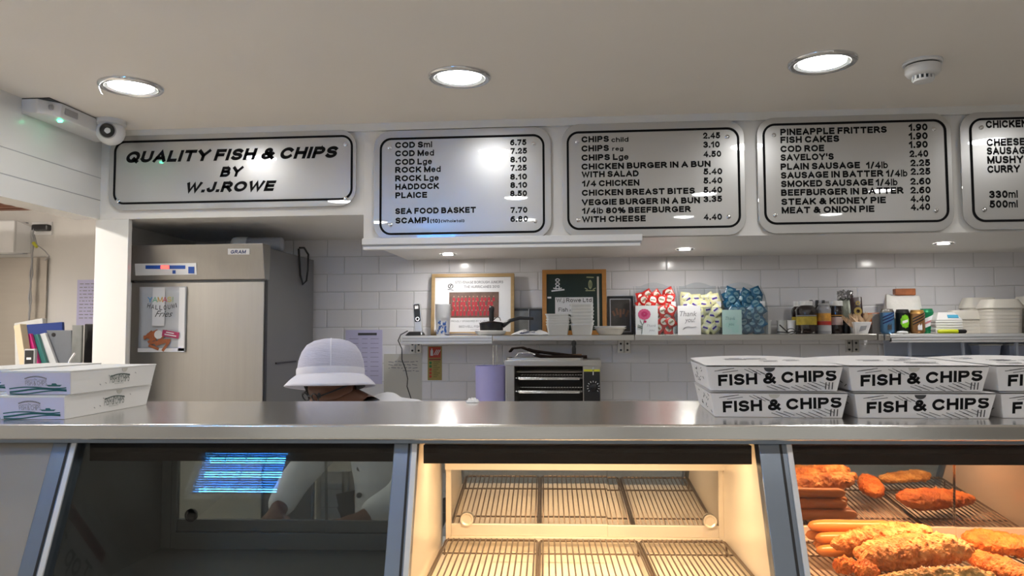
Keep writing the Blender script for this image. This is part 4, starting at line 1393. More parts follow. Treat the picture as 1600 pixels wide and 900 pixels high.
x0, z0, x1, z1 = R(801, 482, 847, 520, 4.235)
w_, h_ = x1 - x0, z1 - SZ
t = thing('twin_photographs', 'pair of dark landscape photographs leaning behind the pan handle', 'picture', ((x0 + x1) / 2, 4.235, SZ))
t.rotation_euler = (-LEAN, 0, 0)
MB().b2(-w_ / 2, 0, 0, w_ / 2, .006, h_).build('mount', M_BLACKPL, t, bevel=.001)
for k, c in enumerate(((.16, .16, .15), (.045, .055, .07))):
    mb = MB().b2(-w_ / 2 + .006 + k * w_ * .56, -.001, .006, -w_ / 2 + w_ * (.53 if k == 0 else .97), -.0001, h_ - .012)
    mb.build('photo', mat('landscape_%d' % k, c, .3, var=.6, scale=18), t)
MB().b2(-w_ / 2 + w_ * .535, -.002, 0, -w_ / 2 + w_ * .555, -.0001, h_).build('divider', M_GREYPL, t)

# ---------------------------------------------------------------- phone, cups, pan, containers
x0, z0, x1, z1 = R(636, 470, 661, 520, 4.09)
t = thing('cordless_phone', 'silver and black cordless phone leaning upright in its charging cradle', 'phone', ((x0 + x1) / 2, 4.09, SZ))
MB().hexa([(-.05, -.035, 0), (.05, -.035, 0), (.05, .045, 0), (-.05, .045, 0)], [(-.03, -.02, .022), (.04, -.02, .022), (.04, .035, .022), (-.03, .035, .022)]).build('cradle', M_BLACKPL, t, bevel=.006)
hs = MB()
hs.M = Matrix.Translation((.022, 0, .012)) @ Matrix.Rotation(-.10, 4, 'Y') @ Matrix.Rotation(-.12, 4, 'X')
hs.prism(rrect(-.021, 0, .021, .165, .008), -.011, .012)
hs.build('handset', mat('phone_silver', (.55, .56, .57), .3, .5), t, bevel=.003)
fc = MB()
fc.M = Matrix.Translation((.022, 0, .012)) @ Matrix.Rotation(-.10, 4, 'Y') @ Matrix.Rotation(-.12, 4, 'X')
fc.prism(rrect(-.016, .062, .016, .158, .006), -.0135, -.0112)
f_ = fc.build('key_face', M_BLACKPL, t)
kc = MB()
kc.M = Matrix.Translation((.022, 0, .012)) @ Matrix.Rotation(-.10, 4, 'Y') @ Matrix.Rotation(-.12, 4, 'X')
kc.ring([(.011 * cos(q * pi / 8), .077 + .012 * sin(q * pi / 8)) for q in range(16)][::-1], [(.007 * cos(q * pi / 8), .077 + .007 * sin(q * pi / 8)) for q in range(16)][::-1], -.0155, -.0136)
kc.b2(-.010, -.0148, .132, .010, -.0136, .150)
kc.build('key_ring', M_CHROME, f_)
# its thin lead hangs from the shelf end
lead = MB()
pts = [(637, 517, 4.05), (626, 523, 4.02), (622, 532, 4.01), (628, 545, 4.02), (628, 562, 4.05), (634, 578, 4.08), (637, 592, 4.1), (636, 604, 4.12), (642, 622, 4.14), (647, 634, 4.16)]
lead.M = Matrix.Translation(-Vector(t.location))
lead.tube([wp(*q) for q in pts], .0028, 6)
lead.build('lead', M_BLACKPL, t, 60)


def cup_geo(r0, r1, h, wall=.002):
    return ((r0, 0), (r1, h - .004), (r1 + .003, h - .004), (r1 + .003, h), (r1 - wall, h), (r0 - wall, .003))


x0, z0, x1, z1 = R(680, 475.5, 704, 520, 4.11)
r_ = (x1 - x0) / 2
cx, hh = (x0 + x1) / 2, z1 - SZ
m_cup = mat('blue_white_cup', (.80, .81, .84), .35, var=.03)
ncup = 9
hc = hh * .60
stepc = (hh - hc) / (ncup - 1)
mbp = MB().lathe(cup_geo(r_ * .82, r_ * .96, hc), n=26)
proto = mbp.build('paper_cup', m_cup, None, 50)
mb = MB()
random.seed(2)
for k in range(22):
    q = random.uniform(-2.7, -.9)
    z = random.uniform(.012, hc * .75)
    rr = r_ * (.82 + .14 * z / hc) + .0006
    mb.box((rr * cos(q), rr * sin(q), z), (.0012, random.uniform(.005, .011), random.uniform(.006, .014)), (0, 0, q))
mb.build('blue_print', mat('cup_blue', (.05, .14, .45), .4), proto)
tag(proto, 'white paper cup with blue print, bottom of the nested stack by the phone', 'cup', 'nested paper cups by the phone')
proto.location = (cx, 4.11, SZ)
names = ['second', 'third', 'fourth', 'fifth', 'sixth', 'seventh', 'eighth']
for k in range(1, ncup):
    c = proto.copy()
    COL.objects.link(c)
    c.location = (cx + random.uniform(-.0008, .0008), 4.11, SZ + stepc * k)
    c['label'] = ('white paper cup rim showing %s from the bottom of the nested stack' % names[k - 1]) if k < ncup - 1 else 'topmost white paper cup of the nested stack by the phone'

x0, z0, x1, z1 = R(695, 515.5, 743, 521, 4.06)
t = tag(MB().grid(lambda u, v: ((u - .5) * (x1 - x0), (v - .5) * .09, .004 + .006 * sin(u * 3) * v), 10, 6).build('leaflet', mat('navy_leaflet', (.03, .04, .09), .4, var=.4, scale=40), None, 60), 'dark blue leaflet lying flat in front of the team photograph', 'leaflet')
t.location = ((x0 + x1) / 2, 4.08, SZ + .002)
t.modifiers.new('Solid', 'SOLIDIFY').thickness = .002

x0, z0, x1, z1 = R(742, 511, 791, 521, 4.11)
w_ = x1 - x0
t = thing('steel_dish', 'shallow white dish under the black lidded pan', 'dish', ((x0 + x1) / 2, 4.11, SZ))
MB().lathe(((w_ * .40, 0), (w_ * .46, .008), (w_ * .5, .024), (w_ * .5 - .003, .026), (w_ * .44, .012), (w_ * .38, .006)), n=36).build('bowl', M_WHITEPL, t, 50)
zp = SZ + .012
x0, z0, x1, z1 = R(749, 498, 787, 513, 4.11)
cx = (x0 + x1) / 2
r_ = (x1 - x0) / 2
t = thing('frying_pan', 'small black pan with a long handle resting in the white dish', 'pan', (cx, 4.11, zp))
MB().lathe(((r_ * .86, .0), (r_ * .92, .004), (r_, .052), (r_ + .005, .055), (r_ - .003, .055), (r_ * .88, .006)), n=36).build('body', M_BLACKPL, t, 50)
MB().lathe(((r_ - .004, .052), (r_ - .01, .058), (.012, .064)), n=32).build('lid', M_DARKMETAL, t, 50)
q1, q2, q3, q4 = [wp(x, y, 4.09) - Vector((cx, 4.11, zp)) for x, y in ((786, 509), (797, 501), (812, 497), (834, 497.5))]
MB().tube([(r_ - .006, -.004, .045), q1, q2, q3, q4], [.010, .012, .010, .010, .008], 10).build('handle', M_BLACKPL, t, 60)
t = thing('ladle', 'black short-handled utensil standing up out of the black pan', 'utensil', (wp(768, 497, 4.11).x, 4.11, zp + .0641))
MB().lathe(((.012, .0), (.014, .02), (.013, .05), (.016, .06), (.015, .075), (.006, .082)), n=16, sy=.6).build('handle', M_BLACKPL, t, 60)
MB().tube([(.008, 0, .004), (.03, 0, .022), (.044, 0, .018), (.05, 0, .002)], .0025, 6).build('wire_loop', M_CHROME, t, 60)

x0, z0, x1, z1 = R(799, 509, 860, 522, 4.07)
w_, h_ = x1 - x0, .035


def crump(u, v):
    a = noise.noise((u * 4, v * 4, 3.3))
    return ((u - .5) * w_, (v - .5) * .11, max(.001, h_ * (.45 + .8 * a) * (1 - (2 * u - 1) ** 4) * (1 - .75 * (2 * v - 1) ** 4)))


t = tag(MB().grid(crump, 26, 16).build('crumpled_paper', M_PAPER, None, 40), 'crumpled white paper with dark print lying in front of the twin photographs', 'paper')
t.location = ((x0 + x1) / 2, 4.09, SZ + .002)
t.modifiers.new('Solid', 'SOLIDIFY').thickness = .0015
mb = MB()
random.seed(8)
for k in range(7):
    u = random.uniform(.25, .75)
    p = crump(u, .12)
    mb.box((p[0], p[1] - .003, p[2] + .002), (random.uniform(.01, .03), .008, .003), (0, random.uniform(-.3, .3), random.uniform(-.4, .4)))
mb.build('printed_marks', mat('marks_blue', (.06, .08, .2), .5), t)


def tub_stack(rect, Y, count, group, lab_bottom, lab_mid, lab_top, tall):
    x0, z0, x1, z1 = R(*rect, Y)
    w_, H = x1 - x0, z1 - SZ
    hb = tall * H
    st = (H - hb) / max(1, count - 1)
    dz = .055
    a, b = w_ / 2 * .80, w_ / 2
    n = 4

    def layer(s, z, grow=0):
        return [(x, y, z) for x, y in [(p, q * dz / (w_ / 2)) for p, q in rrect(-s - grow, -s - grow, s + grow, s + grow, s * .25, 4)]]
    mb = MB()
    L0, L1, L2, L3, L4 = layer(a, 0), layer(b * .955, hb - .006), layer(b, hb - .006), layer(b, hb), layer(b * .93, hb)
    L5 = layer(a * .95, .004)
    m = len(L0)
    vs = L0 + L1 + L2 + L3 + L4 + L5
    fs = [tuple(range(m))]
    for k in range(5):
        for i in range(m):
            j = (i + 1) % m
            fs.append((k * m + i, k * m + j, (k + 1) * m + j, (k + 1) * m + i))
    fs.append(tuple(range(5 * m, 6 * m)))
    mb._add(vs, fs)
    pr = mb.build('plastic_container', M_MILKY, None, 40)
    tag(pr, lab_bottom, 'container', group)
    pr.location = ((x0 + x1) / 2, Y, SZ)
    for k in range(1, count):
        c = pr.copy()
        COL.objects.link(c)
        c.location = ((x0 + x1) / 2 + random.uniform(-.003, .003), Y, SZ + st * k)
        c.rotation_euler = (0, 0, random.uniform(-.03, .03))
        c['label'] = lab_top if k == count - 1 else lab_mid % ('second', 'third', 'fourth', 'fifth', 'sixth', 'seventh', 'eighth')[k - 1]


tub_stack((853.5, 490.5, 890.5, 521.5), 4.08, 5, 'short stack of milky containers', 'bottom milky plastic container of the short stack on the steel shelf', 'milky plastic container %s up in the short stack', 'top milky plastic container of the short stack before the green board', .52)
tub_stack((890.8, 475, 927.5, 521.5), 4.08, 7, 'tall stack of milky containers', 'bottom milky plastic container of the tall stack on the steel shelf', 'milky plastic container %s up in the tall stack', 'top milky plastic container of the tall stack before the green board', .36)
x0, z0, x1, z1 = R(928, 508, 979, 521.5, 4.08)
r_ = (x1 - x0) / 2
for k in range(2):
    mb = MB().lathe(((r_ * .62, 0), (r_ * .72, .005), (r_ * .93, .032), (r_, .034), (r_, .037), (r_ * .9, .036), (r_ * .66, .008)), n=40, sy=.6)
    o = tag(mb.build('oval_bowl', M_FOAM if k == 0 else M_WHITEPL, None, 50), ('lower cream oval bowl next to the tall container stack', 'upper white oval bowl nested next to the tall container stack')[k], 'bowl', 'nested oval bowls')
    o.location = ((x0 + x1) / 2, 4.08, SZ + .009 * k)

# ---------------------------------------------------------------- sachet boxes and cards
SACH = [('ketchup', sachet_mat('ketchup_sachet', (.60, .022, .015), (.74, .70, .62), (.30, .22, .14)), 'red sauce sachet with a cream label in the clear box at the left'),
        ('mayonnaise', sachet_mat('mayo_sachet', (.74, .71, .40), (.76, .74, .60), (.075, .03, .34)), 'pale yellow sauce sachet with a purple label in the middle clear box'),
        ('tartare', sachet_mat('blue_sachet', (.012, .10, .20), (.20, .36, .44), (.04, .16, .25)), 'dark blue sauce sachet with a pale label in the clear box at the right')]
RECTS = [(992, 440, 1056, 521), (1061, 440, 1126, 521), (1127, 440, 1194, 521)]
BLAB = ['clear arched-back box full of red sauce sachets', 'clear arched-back box full of yellow sauce sachets', 'clear arched-back box full of blue sauce sachets']
for bi, (rc, (nm, sm, slab), blab) in enumerate(zip(RECTS, SACH, BLAB)):
    YB_ = 4.155
    x0, z0, x1, z1 = R(*rc, YB_)
    w_, H = x1 - x0, z1 - SZ
    hf = H * .50
    t = thing('sachet_box', blab, 'dispenser', ((x0 + x1) / 2, YB_, SZ), 0, 'clear sachet dispensers')
    D0, D1 = -.075, .075
    wl = .003
    mb = MB().b2(-w_ / 2, D0, 0, w_ / 2, D1, .004)
    mb.build('base', M_CLEARPL, t)
    MB().b2(-w_ / 2, D0, .004, w_ / 2, D0 + wl, hf).build('front_wall', M_CLEARPL, t)
    back = [(-w_ / 2, .004), (w_ / 2, .004), (w_ / 2 - .01, H * .93)] + [(w_ * (.33 - .66 * k / 12), H * (.93 + .07 * sin(pi * k / 12))) for k in range(13)] + [(-w_ / 2 + .01, H * .93)]
    MB().prism(back, D1 - wl, D1).build('arched_back', M_CLEARPL, t)
    for s in (-1, 1):
        mb = MB()
        mb.M = Matrix.Rotation(pi / 2, 4, 'Z')
        mb.prism([(D0 + wl, .004), (D1 - wl, .004), (D1 - wl, H * .93), (D0 + .05, H * .72), (D0 + wl, hf)], -s * (w_ / 2) - (wl / 2), -s * (w_ / 2) + (wl / 2))
        mb.build('side_wall', M_CLEARPL, t)
    MB().tube([(-w_ / 2, D0, hf), (w_ / 2, D0, hf)], .0022, 6).tube([(-w_ / 2 + .012, D0 + .04, H * .68), (w_ / 2 - .012, D0 + .04, H * .68)], .0018, 6).build('bright_lip', M_CLEARPL if bi else M_CLEARPL, t, 60)
    # the sachets: flat pillows packed upright in jittered rows
    def pillow(u, v):
        e = (1 - (2 * u - 1) ** 6) * (1 - (2 * v - 1) ** 6)
        return e
    sw, sh, sd_ = .052, .056, .012
    mb = MB()
    mb.grid(lambda u, v: ((u - .5) * sw, -sd_ * .5 * pillow(u, v) - .0005, (v - .5) * sh), 8, 8)
    mb.grid(lambda u, v: ((u - .5) * sw, sd_ * .5 * pillow(u, v) + .0005, (v - .5) * sh), 8, 8)
    pr = mb.build('sauce_sachet', sm, None, 60)
    tag(pr, slab, 'sachet', 'sachets in the %s clear box' % ('left', 'middle', 'right')[bi])
    random.seed(40 + bi)
    first = True
    fill = (.86, .80, .88)[bi]
    for dpt in range(3):
        for r in range(8):
            for k in range(4):
                zz = .033 + r * .0305
                yb = D0 + .018 + dpt * .038
                lim = H * fill * (1 - .0 * dpt)
                if dpt == 0:
                    lim = hf + .02
                elif dpt == 1:
                    lim = H * .74
                xx = (-1.5 + k) * (w_ - .05) / 3.6 + (.010 if r % 2 else -.010) + random.uniform(-.006, .006)
                zt = zz + random.uniform(-.005, .005) - (.02 * abs(k - 1.5) / 1.5 if r > 5 else 0)
                if zt + .02 > lim:
                    continue
                if first:
                    c = pr
                    first = False
                else:
                    c = pr.copy()
                    COL.objects.link(c)
                lim_x = w_ / 2 - .034
                c.location = ((x0 + x1) / 2 + max(-lim_x, min(lim_x, xx)), YB_ + yb + random.uniform(-.006, .006), SZ + zt)
                c.rotation_euler = (random.uniform(-.35, .15), random.uniform(-.7, .7), random.uniform(-.4, .4))
    q = MB().b2(w_ / 2 - .03, D0 + .03, hf * 1.02, w_ / 2 - .006, D0 + .0315, hf * 1.02 + .03).build('price_tag', M_PAPER, t)


def card(label, rect, Y, col, drawer):
    x0, z0, x1, z1 = R(*rect, Y)
    w_, H = x1 - x0, z1 - SZ
    t = thing('greeting_card', label, 'card', ((x0 + x1) / 2, Y, SZ), 0, 'thank-you cards before the sachet boxes')
    m = mat('card_' + str(len(MATS)), col, .55, var=.04, scale=8)
    mb = MB().b2(-w_ / 2, 0, 0, w_ / 2, .001, H)
    mb.build('front_leaf', m, t)
    MB().hexa([(-w_ / 2, .001, 0), (-w_ / 2 + .001, .001, 0), (w_ * .40, .03, 0), (w_ * .40 - .001, .031, 0)], [(-w_ / 2, .001, H), (-w_ / 2 + .001, .001, H), (w_ * .40, .03, H), (w_ * .40 - .001, .031, H)]).build('back_leaf', M_CARD, t)
    drawer(t, w_, H)
    return t


def rose(t, w_, H):
    random.seed(21)
    mb = MB()
    for k in range(13):
        q = 2 * pi * k / 13
        mb.lathe(((.002, -.0006), (.012, -.0012), (.012, -.0004)), (-.012 + .021 * cos(q), 0, H * .70 + .017 * sin(q)), 9, 'Y')
    mb.build('pink_petals', mat('petal_pink', (.62, .10, .24), .5, var=.3, scale=60), t)
    mb = MB()
    for k in range(7):
        q = 2 * pi * k / 7
        mb.lathe(((.002, -.0016), (.007, -.0020), (.007, -.0014)), (-.012 + .010 * cos(q), 0, H * .71 + .008 * sin(q)), 8, 'Y')
    mb.lathe(((.002, -.0006), (.007, -.0012), (.007, -.0004)), (-.008, 0, H * .45), 8, 'Y')
    mb.build('deep_petals', mat('petal_deep', (.50, .03, .14), .5), t)
    mb = MB().tube([(-.012, -.0012, H * .52), (-.022, -.0012, H * .30), (-.026, -.0012, .004)], .0012, 5).tube([(-.022, -.0012, H * .35), (-.034, -.0012, H * .50)], .001, 5).tube([(-.024, -.0012, H * .28), (-.045, -.0012, H * .34)], .002, 5).tube([(-.024, -.0012, H * .22), (-.046, -.0012, H * .27)], .002, 5)
    mb.build('stem', mat('stem_green', (.12, .17, .13), .5), t)
    mb = MB()
    mb.text('Thank', .000, H * .27, .013, .048, 'L', -.0012, -.012, .35)
    mb.text('you', .010, H * .12, .012, .030, 'L', -.0012, -.012, .35)
    mb.build('lettering', M_GREYINK, t)


def plain(t, w_, H):
    mb = MB()
    mb.text('Thank', -.005, H * .63, .027, w_ * .74, 'C', -.0010, .0, .25)
    mb.text('you!', .004, H * .43, .024, w_ * .46, 'C', -.0010, .0, .25)
    mb.tube([(-.03, -.001, H * .22), (-.01, -.001, H * .28), (.012, -.001, H * .25), (.035, -.001, H * .27)], .0009, 5).tube([(-.034, -.001, H * .18), (-.026, -.001, H * .21)], .0009, 5)
    mb.build('lettering', M_GREYINK, t)


def green(t, w_, H):
    mb = MB()
    mb.text('Thank', -.008, H * .58, .018, w_ * .5, 'C', -.0010, -.012, .3)
    mb.text('you', -.004, H * .36, .016, w_ * .3, 'C', -.0010, -.012, .3)
    mb.build('lettering', mat('teal_ink', (.05, .15, .16), .5), t)
    mb = MB()
    random.seed(9)
    for k in range(6):
        mb.box((random.uniform(-.3, .3) * w_, -.00012 - .00012 * k, random.uniform(.2, .8) * H), (.02, .0001, .035), (0, random.uniform(-1, 1), 0))
    mb.build('wash_shapes', mat('mint_wash', (.36, .58, .55), .6), t)


card('white thank-you card with a pink rose standing before the red sachets', (993, 477.5, 1028, 523), 4.035, (.74, .78, .80), rose)
card('plain white card lettered thank you standing before the yellow sachets', (1059, 477.5, 1095, 523), 4.035, (.78, .78, .80), plain)
card('mint green thank-you card standing before the blue sachets', (1128.5, 484, 1159, 522), 4.035, (.40, .58, .56), green)

# ---------------------------------------------------------------- cups, glasses, bottles, bags to the right
def cup(label, rect, Y, material):
    x0, z0, x1, z1 = R(*rect, Y)
    r_ = (x1 - x0) / 2
    o = tag(MB().lathe(cup_geo(r_ * .82, r_ * .95, z1 - SZ), n=24).build('small_cup', material, None, 50), label, 'cup', 'small cups beside the sauce bottles')
    o.location = ((x0 + x1) / 2, Y, SZ)


cup('small translucent cup standing beside the blue sachet box', (1194.5, 500.5, 1205, 521), 4.12, M_MILKY)
cup('small white cup behind the folded spectacles', (1213.5, 500.5, 1229.5, 521), 4.14, M_MILKY)
cup('small white cup touching the first dark sauce bottle', (1229.5, 500.5, 1244.5, 521), 4.13, M_WHITEPL)
x0, z0, x1, z1 = R(1214, 506, 1259, 521, 4.06)
t = thing('spectacles', 'folded thin black spectacles lying in front of the small white cups', 'glasses', ((x0 + x1) / 2, 4.07, SZ))
P3 = lambda x, y, yy: wp(x, y, yy) - Vector(t.location)
MB().tube([P3(1218, 507.5, 4.07), P3(1225, 514, 4.06), P3(1231, 519.5, 4.06)], .0032, 6).tube([P3(1214, 518.5, 4.07), P3(1231, 519.5, 4.06), P3(1238, 518, 4.05), P3(1260, 517, 4.07)], .003, 6).build('temple_arms', M_BLACKPL, t, 60)
mb = MB()
for cx in (1236, 1250):
    c = P3(cx, 516, 4.06)
    mb.tube([(c.x + .020 * cos(q * pi / 8), -.01, .015 + .013 * sin(q * pi / 8)) for q in range(17)], .002, 6)
mb.build('rims', M_BLACKPL, t, 60)


def bottle(name, label, rect, Y, neck_top, cap_px, body, capm, labels=(), shoulder=.16, group=None):
    """rect: body; neck_top: pixel row of the cap's top; cap_px: cap width."""
    x0, z0, x1, z1 = R(*rect, Y)
    r_ = (x1 - x0) / 2
    H = z1 - SZ
    zt = wp((rect[0] + rect[2]) / 2, neck_top, Y).z - SZ
    cw = cap_px / F_PX * Y / 2
    t = thing(name, label, 'bottle', ((x0 + x1) / 2, Y, SZ), 0, group)
    hs = H * (1 - shoulder)
    MB().lathe(((r_ * .9, 0), (r_, .006), (r_ * .96, H * .22), (r_ * .97, H * .6), (r_, hs), (r_ * .9, hs + (H - hs) * .55), (cw * .9, H - .001), (cw * .85, H + (zt - H) * .3)), n=30).build('body', body, t, 50)
    MB().lathe(((cw, H), (cw, zt - .002), (cw * .92, zt)), n=24).build('cap', capm, t, 40)
    for (k0, k1, m_) in labels:
        MB().lathe(((r_ * .985, H * k0), (r_ * .99, H * k1)), n=30, cap=False).build('label', m_, t, 60)
    return t


M_SAUCE = mat('brown_sauce', (.014, .008, .007), .12, coat=.5)
M_LABEL_Y = mat('yellow_print', (.40, .30, .035), .4, var=.5, scale=45)
M_LABEL_W = mat('pale_print', (.55, .42, .38), .4, var=.4, scale=50)
M_LABEL_O = mat('orange_print', (.62, .30, .05), .4, var=.6, scale=50)
bottle('sauce_bottle', 'dark sauce bottle half behind another at the left of the bottle row', (1237, 479, 1259, 521), 4.17, 471, 14, M_SAUCE, M_WHITEPL, ((.3, .62, M_LABEL_Y),))
bottle('sauce_bottle', 'dark sauce bottle with a yellow label and a wide white cap', (1244, 477.5, 1276, 521.5), 4.09, 470.5, 19, M_SAUCE, M_WHITEPL, ((.32, .61, M_LABEL_Y), (.62, .66, M_GREYINK)))
bottle('squeeze_bottle', 'silver-grey bottle with an orange label between two dark bottles', (1276.5, 477, 1298.5, 521.5), 4.09, 474, 16, mat('bottle_grey', (.30, .30, .32), .3), M_GREYPL, ((.45, .72, M_LABEL_O), (.31, .44, mat('red_print', (.45, .03, .02), .4)), (.02, .30, mat('pale_grey_print', (.45, .45, .47), .4))))
bottle('sauce_bottle', 'dark sauce bottle with a pale label at the right of the row', (1297, 478, 1316.5, 521.5), 4.12, 470, 19, M_SAUCE, M_WHITEPL, ((.32, .6, M_LABEL_W), (.64, .67, M_LABEL_O)))
for k, (a_, b_) in enumerate(((1263, 1273), (1273, 1282), (1282, 1292))):
    bottle('dark_bottle', ('slim dark bottle with a pointed black cap behind the wide white cap', 'slim dark bottle with a pointed black cap behind the silver-grey bottle', 'slim dark bottle with a pointed black cap behind the right dark sauce bottle')[k], (a_ - .5, 479, b_ + .5, 521), 4.215, 469, 5, M_SAUCE, M_BLACKPL, (), .12, 'slim bottles at the back of the row')
bottle('short_bottle', 'short black bottle beside the wooden forks', (1314.5, 505, 1328.5, 521.5), 4.16, 500, 9, M_BLACKPL, M_BLACKPL)


def bag(name, label, rect, base_y, Y, depth, material, extra=None, top_wave=.012, base=None):
    x0, z0, x1, z1 = R(rect[0], rect[1], rect[2], base_y, Y)
    zb = SZ if base is None else base
    w_, H = x1 - x0, z1 - zb
    t = thing(name, label, 'bag', ((x0 + x1) / 2, Y, zb))
    n, m = 24, 12
    vs, fs = [], []
    for j in range(m + 1):
        k = j / m
        d_ = depth * (1 - k ** 3 * .85)
        for i in range(n):
            q = 2 * pi * i / n
            wob = 1 + .07 * noise.noise((cos(q) * 2, sin(q) * 2, k * 4 + x0 * 9))
            ww = w_ / 2 * (.93 + .07 * sin(k * 2.6)) * wob
            x = ww * max(-1, min(1, 1.25 * cos(q)))
            y = d_ / 2 * max(-1, min(1, 1.25 * sin(q))) * wob
            vs.append((x, y, H * k + (top_wave * noise.noise((x * 30, y * 30, 5)) if j == m else 0)))
    for j in range(m):
        for i in range(n):
            a_, b_ = j * n + i, j * n + (i + 1) % n
            fs.append((a_, b_, b_ + n, a_ + n))
    fs.append(tuple(range(n)))
    fs.append(tuple(range(m * n, m * n + n)))
    mb = MB()
    mb._add(vs, fs)
    mb.build('body', material, t, 50)
    return t, w_, H


t, w_, H = bag('foil_pouch', 'grey-green foil pouch with a crumpled shiny top behind the sauce bottles', (1310, 466, 1330, 0), 521, 4.21, .06, mat('pouch_green', (.13, .14, .11), .35, .3, var=.3, scale=20))
MB().grid(lambda u, v: ((u - .5) * w_ * 1.25, -.012 + .02 * noise.noise((u * 7, v * 6, 2)), H - .01 + .05 * v + .012 * noise.noise((u * 8, v * 5, 7))), 14, 10).build('crumpled_top', mat('foil_shine', (.6, .6, .62), .2, .9, var=.5, scale=40), t)
t, w_, H = bag('snack_bag', 'dark patterned bag with gold rings standing behind the wooden forks', (1329, 465, 1347, 0), 521, 4.20, .05, mat('dark_bag', (.035, .012, .014), .3, var=.6, scale=30))
mb = MB()
for cz, r_ in ((.62, .021), (.38, .016), (.84, .012)):
    mb.ring([(r_ * cos(q * pi / 9), H * cz + r_ * sin(q * pi / 9)) for q in range(18)][::-1], [(r_ * .45 * cos(q * pi / 9), H * cz + r_ * .45 * sin(q * pi / 9)) for q in range(18)][::-1], -.0285, -.0270)
mb.build('gold_rings', mat('gold_print', (.42, .30, .08), .4), t)

x0, z0, x1, z1 = R(1330, 503, 1358, 522, 4.08)
w_, H = x1 - x0, z1 - SZ
t = thing('paper_tub', 'white paper tub printed grey, holding the wooden forks', 'tub', ((x0 + x1) / 2, 4.08, SZ))
MB().hexa([(-w_ * .36, -.03, 0), (w_ * .30, -.03, 0), (w_ * .30, .03, 0), (-w_ * .36, .03, 0)], [(-w_ / 2, -.04, H), (w_ / 2, -.04, H), (w_ / 2, .04, H), (-w_ / 2, .04, H)]).build('body', M_CARD, t, bevel=.002)
mb = MB()
mb.M = Matrix.Translation((0, -.0365, 0)) @ Matrix.Rotation(.17, 4, 'X')
mb.prism([(-.02, .012), (.012, .02), (.018, .042), (-.012, .04)], -.0015, -.0005)
mb.build('grey_print', M_GREYPL, t)
random.seed(12)
wfork = MB()
wfork.prism([(-.005, 0), (.005, 0), (.008, .05), (.008, .075), (.004, .062), (.0, .076), (-.004, .062), (-.008, .075), (-.008, .05)], -.001, .001)
pf = wfork.build('wooden_fork', mat('birch', (.62, .42, .26), .6, var=.1, scale=20), None)
tag(pf, 'small flat wooden chip fork sticking out of the white paper tub', 'fork', 'wooden chip forks in the paper tub')
for k in range(14):
    c = pf if k == 0 else pf.copy()
    if k:
        COL.objects.link(c)
    c.location = (t.location.x - .045 + .0063 * k, 4.08 + random.uniform(-.03, .02), SZ + H - .035 + random.uniform(0, .016))
    c.rotation_euler = (random.uniform(-.3, .3), random.uniform(-.85, .5), random.uniform(-.6, .6))

x0, z0, x1, z1 = R(1352, 490, 1376, 521, 4.17)
w_, H = x1 - x0, z1 - SZ
t = thing('carton', 'grey carton with an orange end behind the wooden forks', 'box', ((x0 + x1) / 2, 4.17, SZ))
MB().b2(-w_ / 2 + .02, -.04, 0, w_ / 2, .04, H).build('body', mat('carton_grey', (.36, .34, .33), .5), t, bevel=.002)
MB().b2(-w_ / 2, -.038, H * .45, w_ / 2 - .0, .038, H + .003).build('orange_sleeve', mat('carton_orange', (.62, .15, .03), .5), t, bevel=.002)


def can(name, label, rect, Y, base, top_m, deco):
    x0, z0, x1, z1 = R(*rect, Y)
    r_, H = (x1 - x0) / 2, z1 - SZ
    t = thing(name, label, 'can', ((x0 + x1) / 2, Y, SZ), 0, 'drinks cans on the aluminium-edged shelf')
    MB().lathe(((r_ * .80, 0), (r_ * .98, .010), (r_, .014), (r_, H - .018)), n=32).build('body', base, t, 50)
    MB().lathe(((r_, H - .018), (r_ * .84, H - .003), (r_ * .86, H), (r_ * .80, H), (r_ * .78, H - .005), (.002, H - .005)), n=32).build('top', top_m, t, 40)
    mb = MB().b2(-.008, -.014, H - .005, .008, .008, H - .002)
    mb.build('tab', M_CHROME, t)
    deco(t, r_, H)
    return t


def wrap(mb, r, pts, H, th=.0006):
    """polygon in (angle, height) wrapped on a cylinder of radius r, facing -Y"""
    vs = [((r + th) * sin(a_), -(r + th) * cos(a_), z * H) for a_, z in pts]
    mb._add(vs, [tuple(range(len(vs)))])


def stripes(col, n, slope, a0=-1.0, a1=1.0, wd=.055, z0=.50, gap=.12):
    def f(t, r_, H):
        mb = MB()
        for k in range(n):
            st = 10
            for i in range(st):
                A, B = a0 + (a1 - a0) * i / st, a0 + (a1 - a0) * (i + 1) / st
                wrap(mb, r_, [(A, z0 + gap * k + slope * A), (B, z0 + gap * k + slope * B), (B, z0 + wd + gap * k + slope * B), (A, z0 + wd + gap * k + slope * A)], H)
        mb.build('stripes', mat('stripe_' + str(len(MATS)), col, .35), t)
        mb = MB()
        for i in range(6):
            A, B = -.35 + .1 * i, -.25 + .1 * i
            wrap(mb, r_, [(A, .14 + .05 * (i % 2)), (B, .14), (B, .36), (A, .32 + .06 * (i % 3))], H, .0009)
        mb.build('emblem', M_INK if col[2] > .1 else M_PAPER, t)
    return f


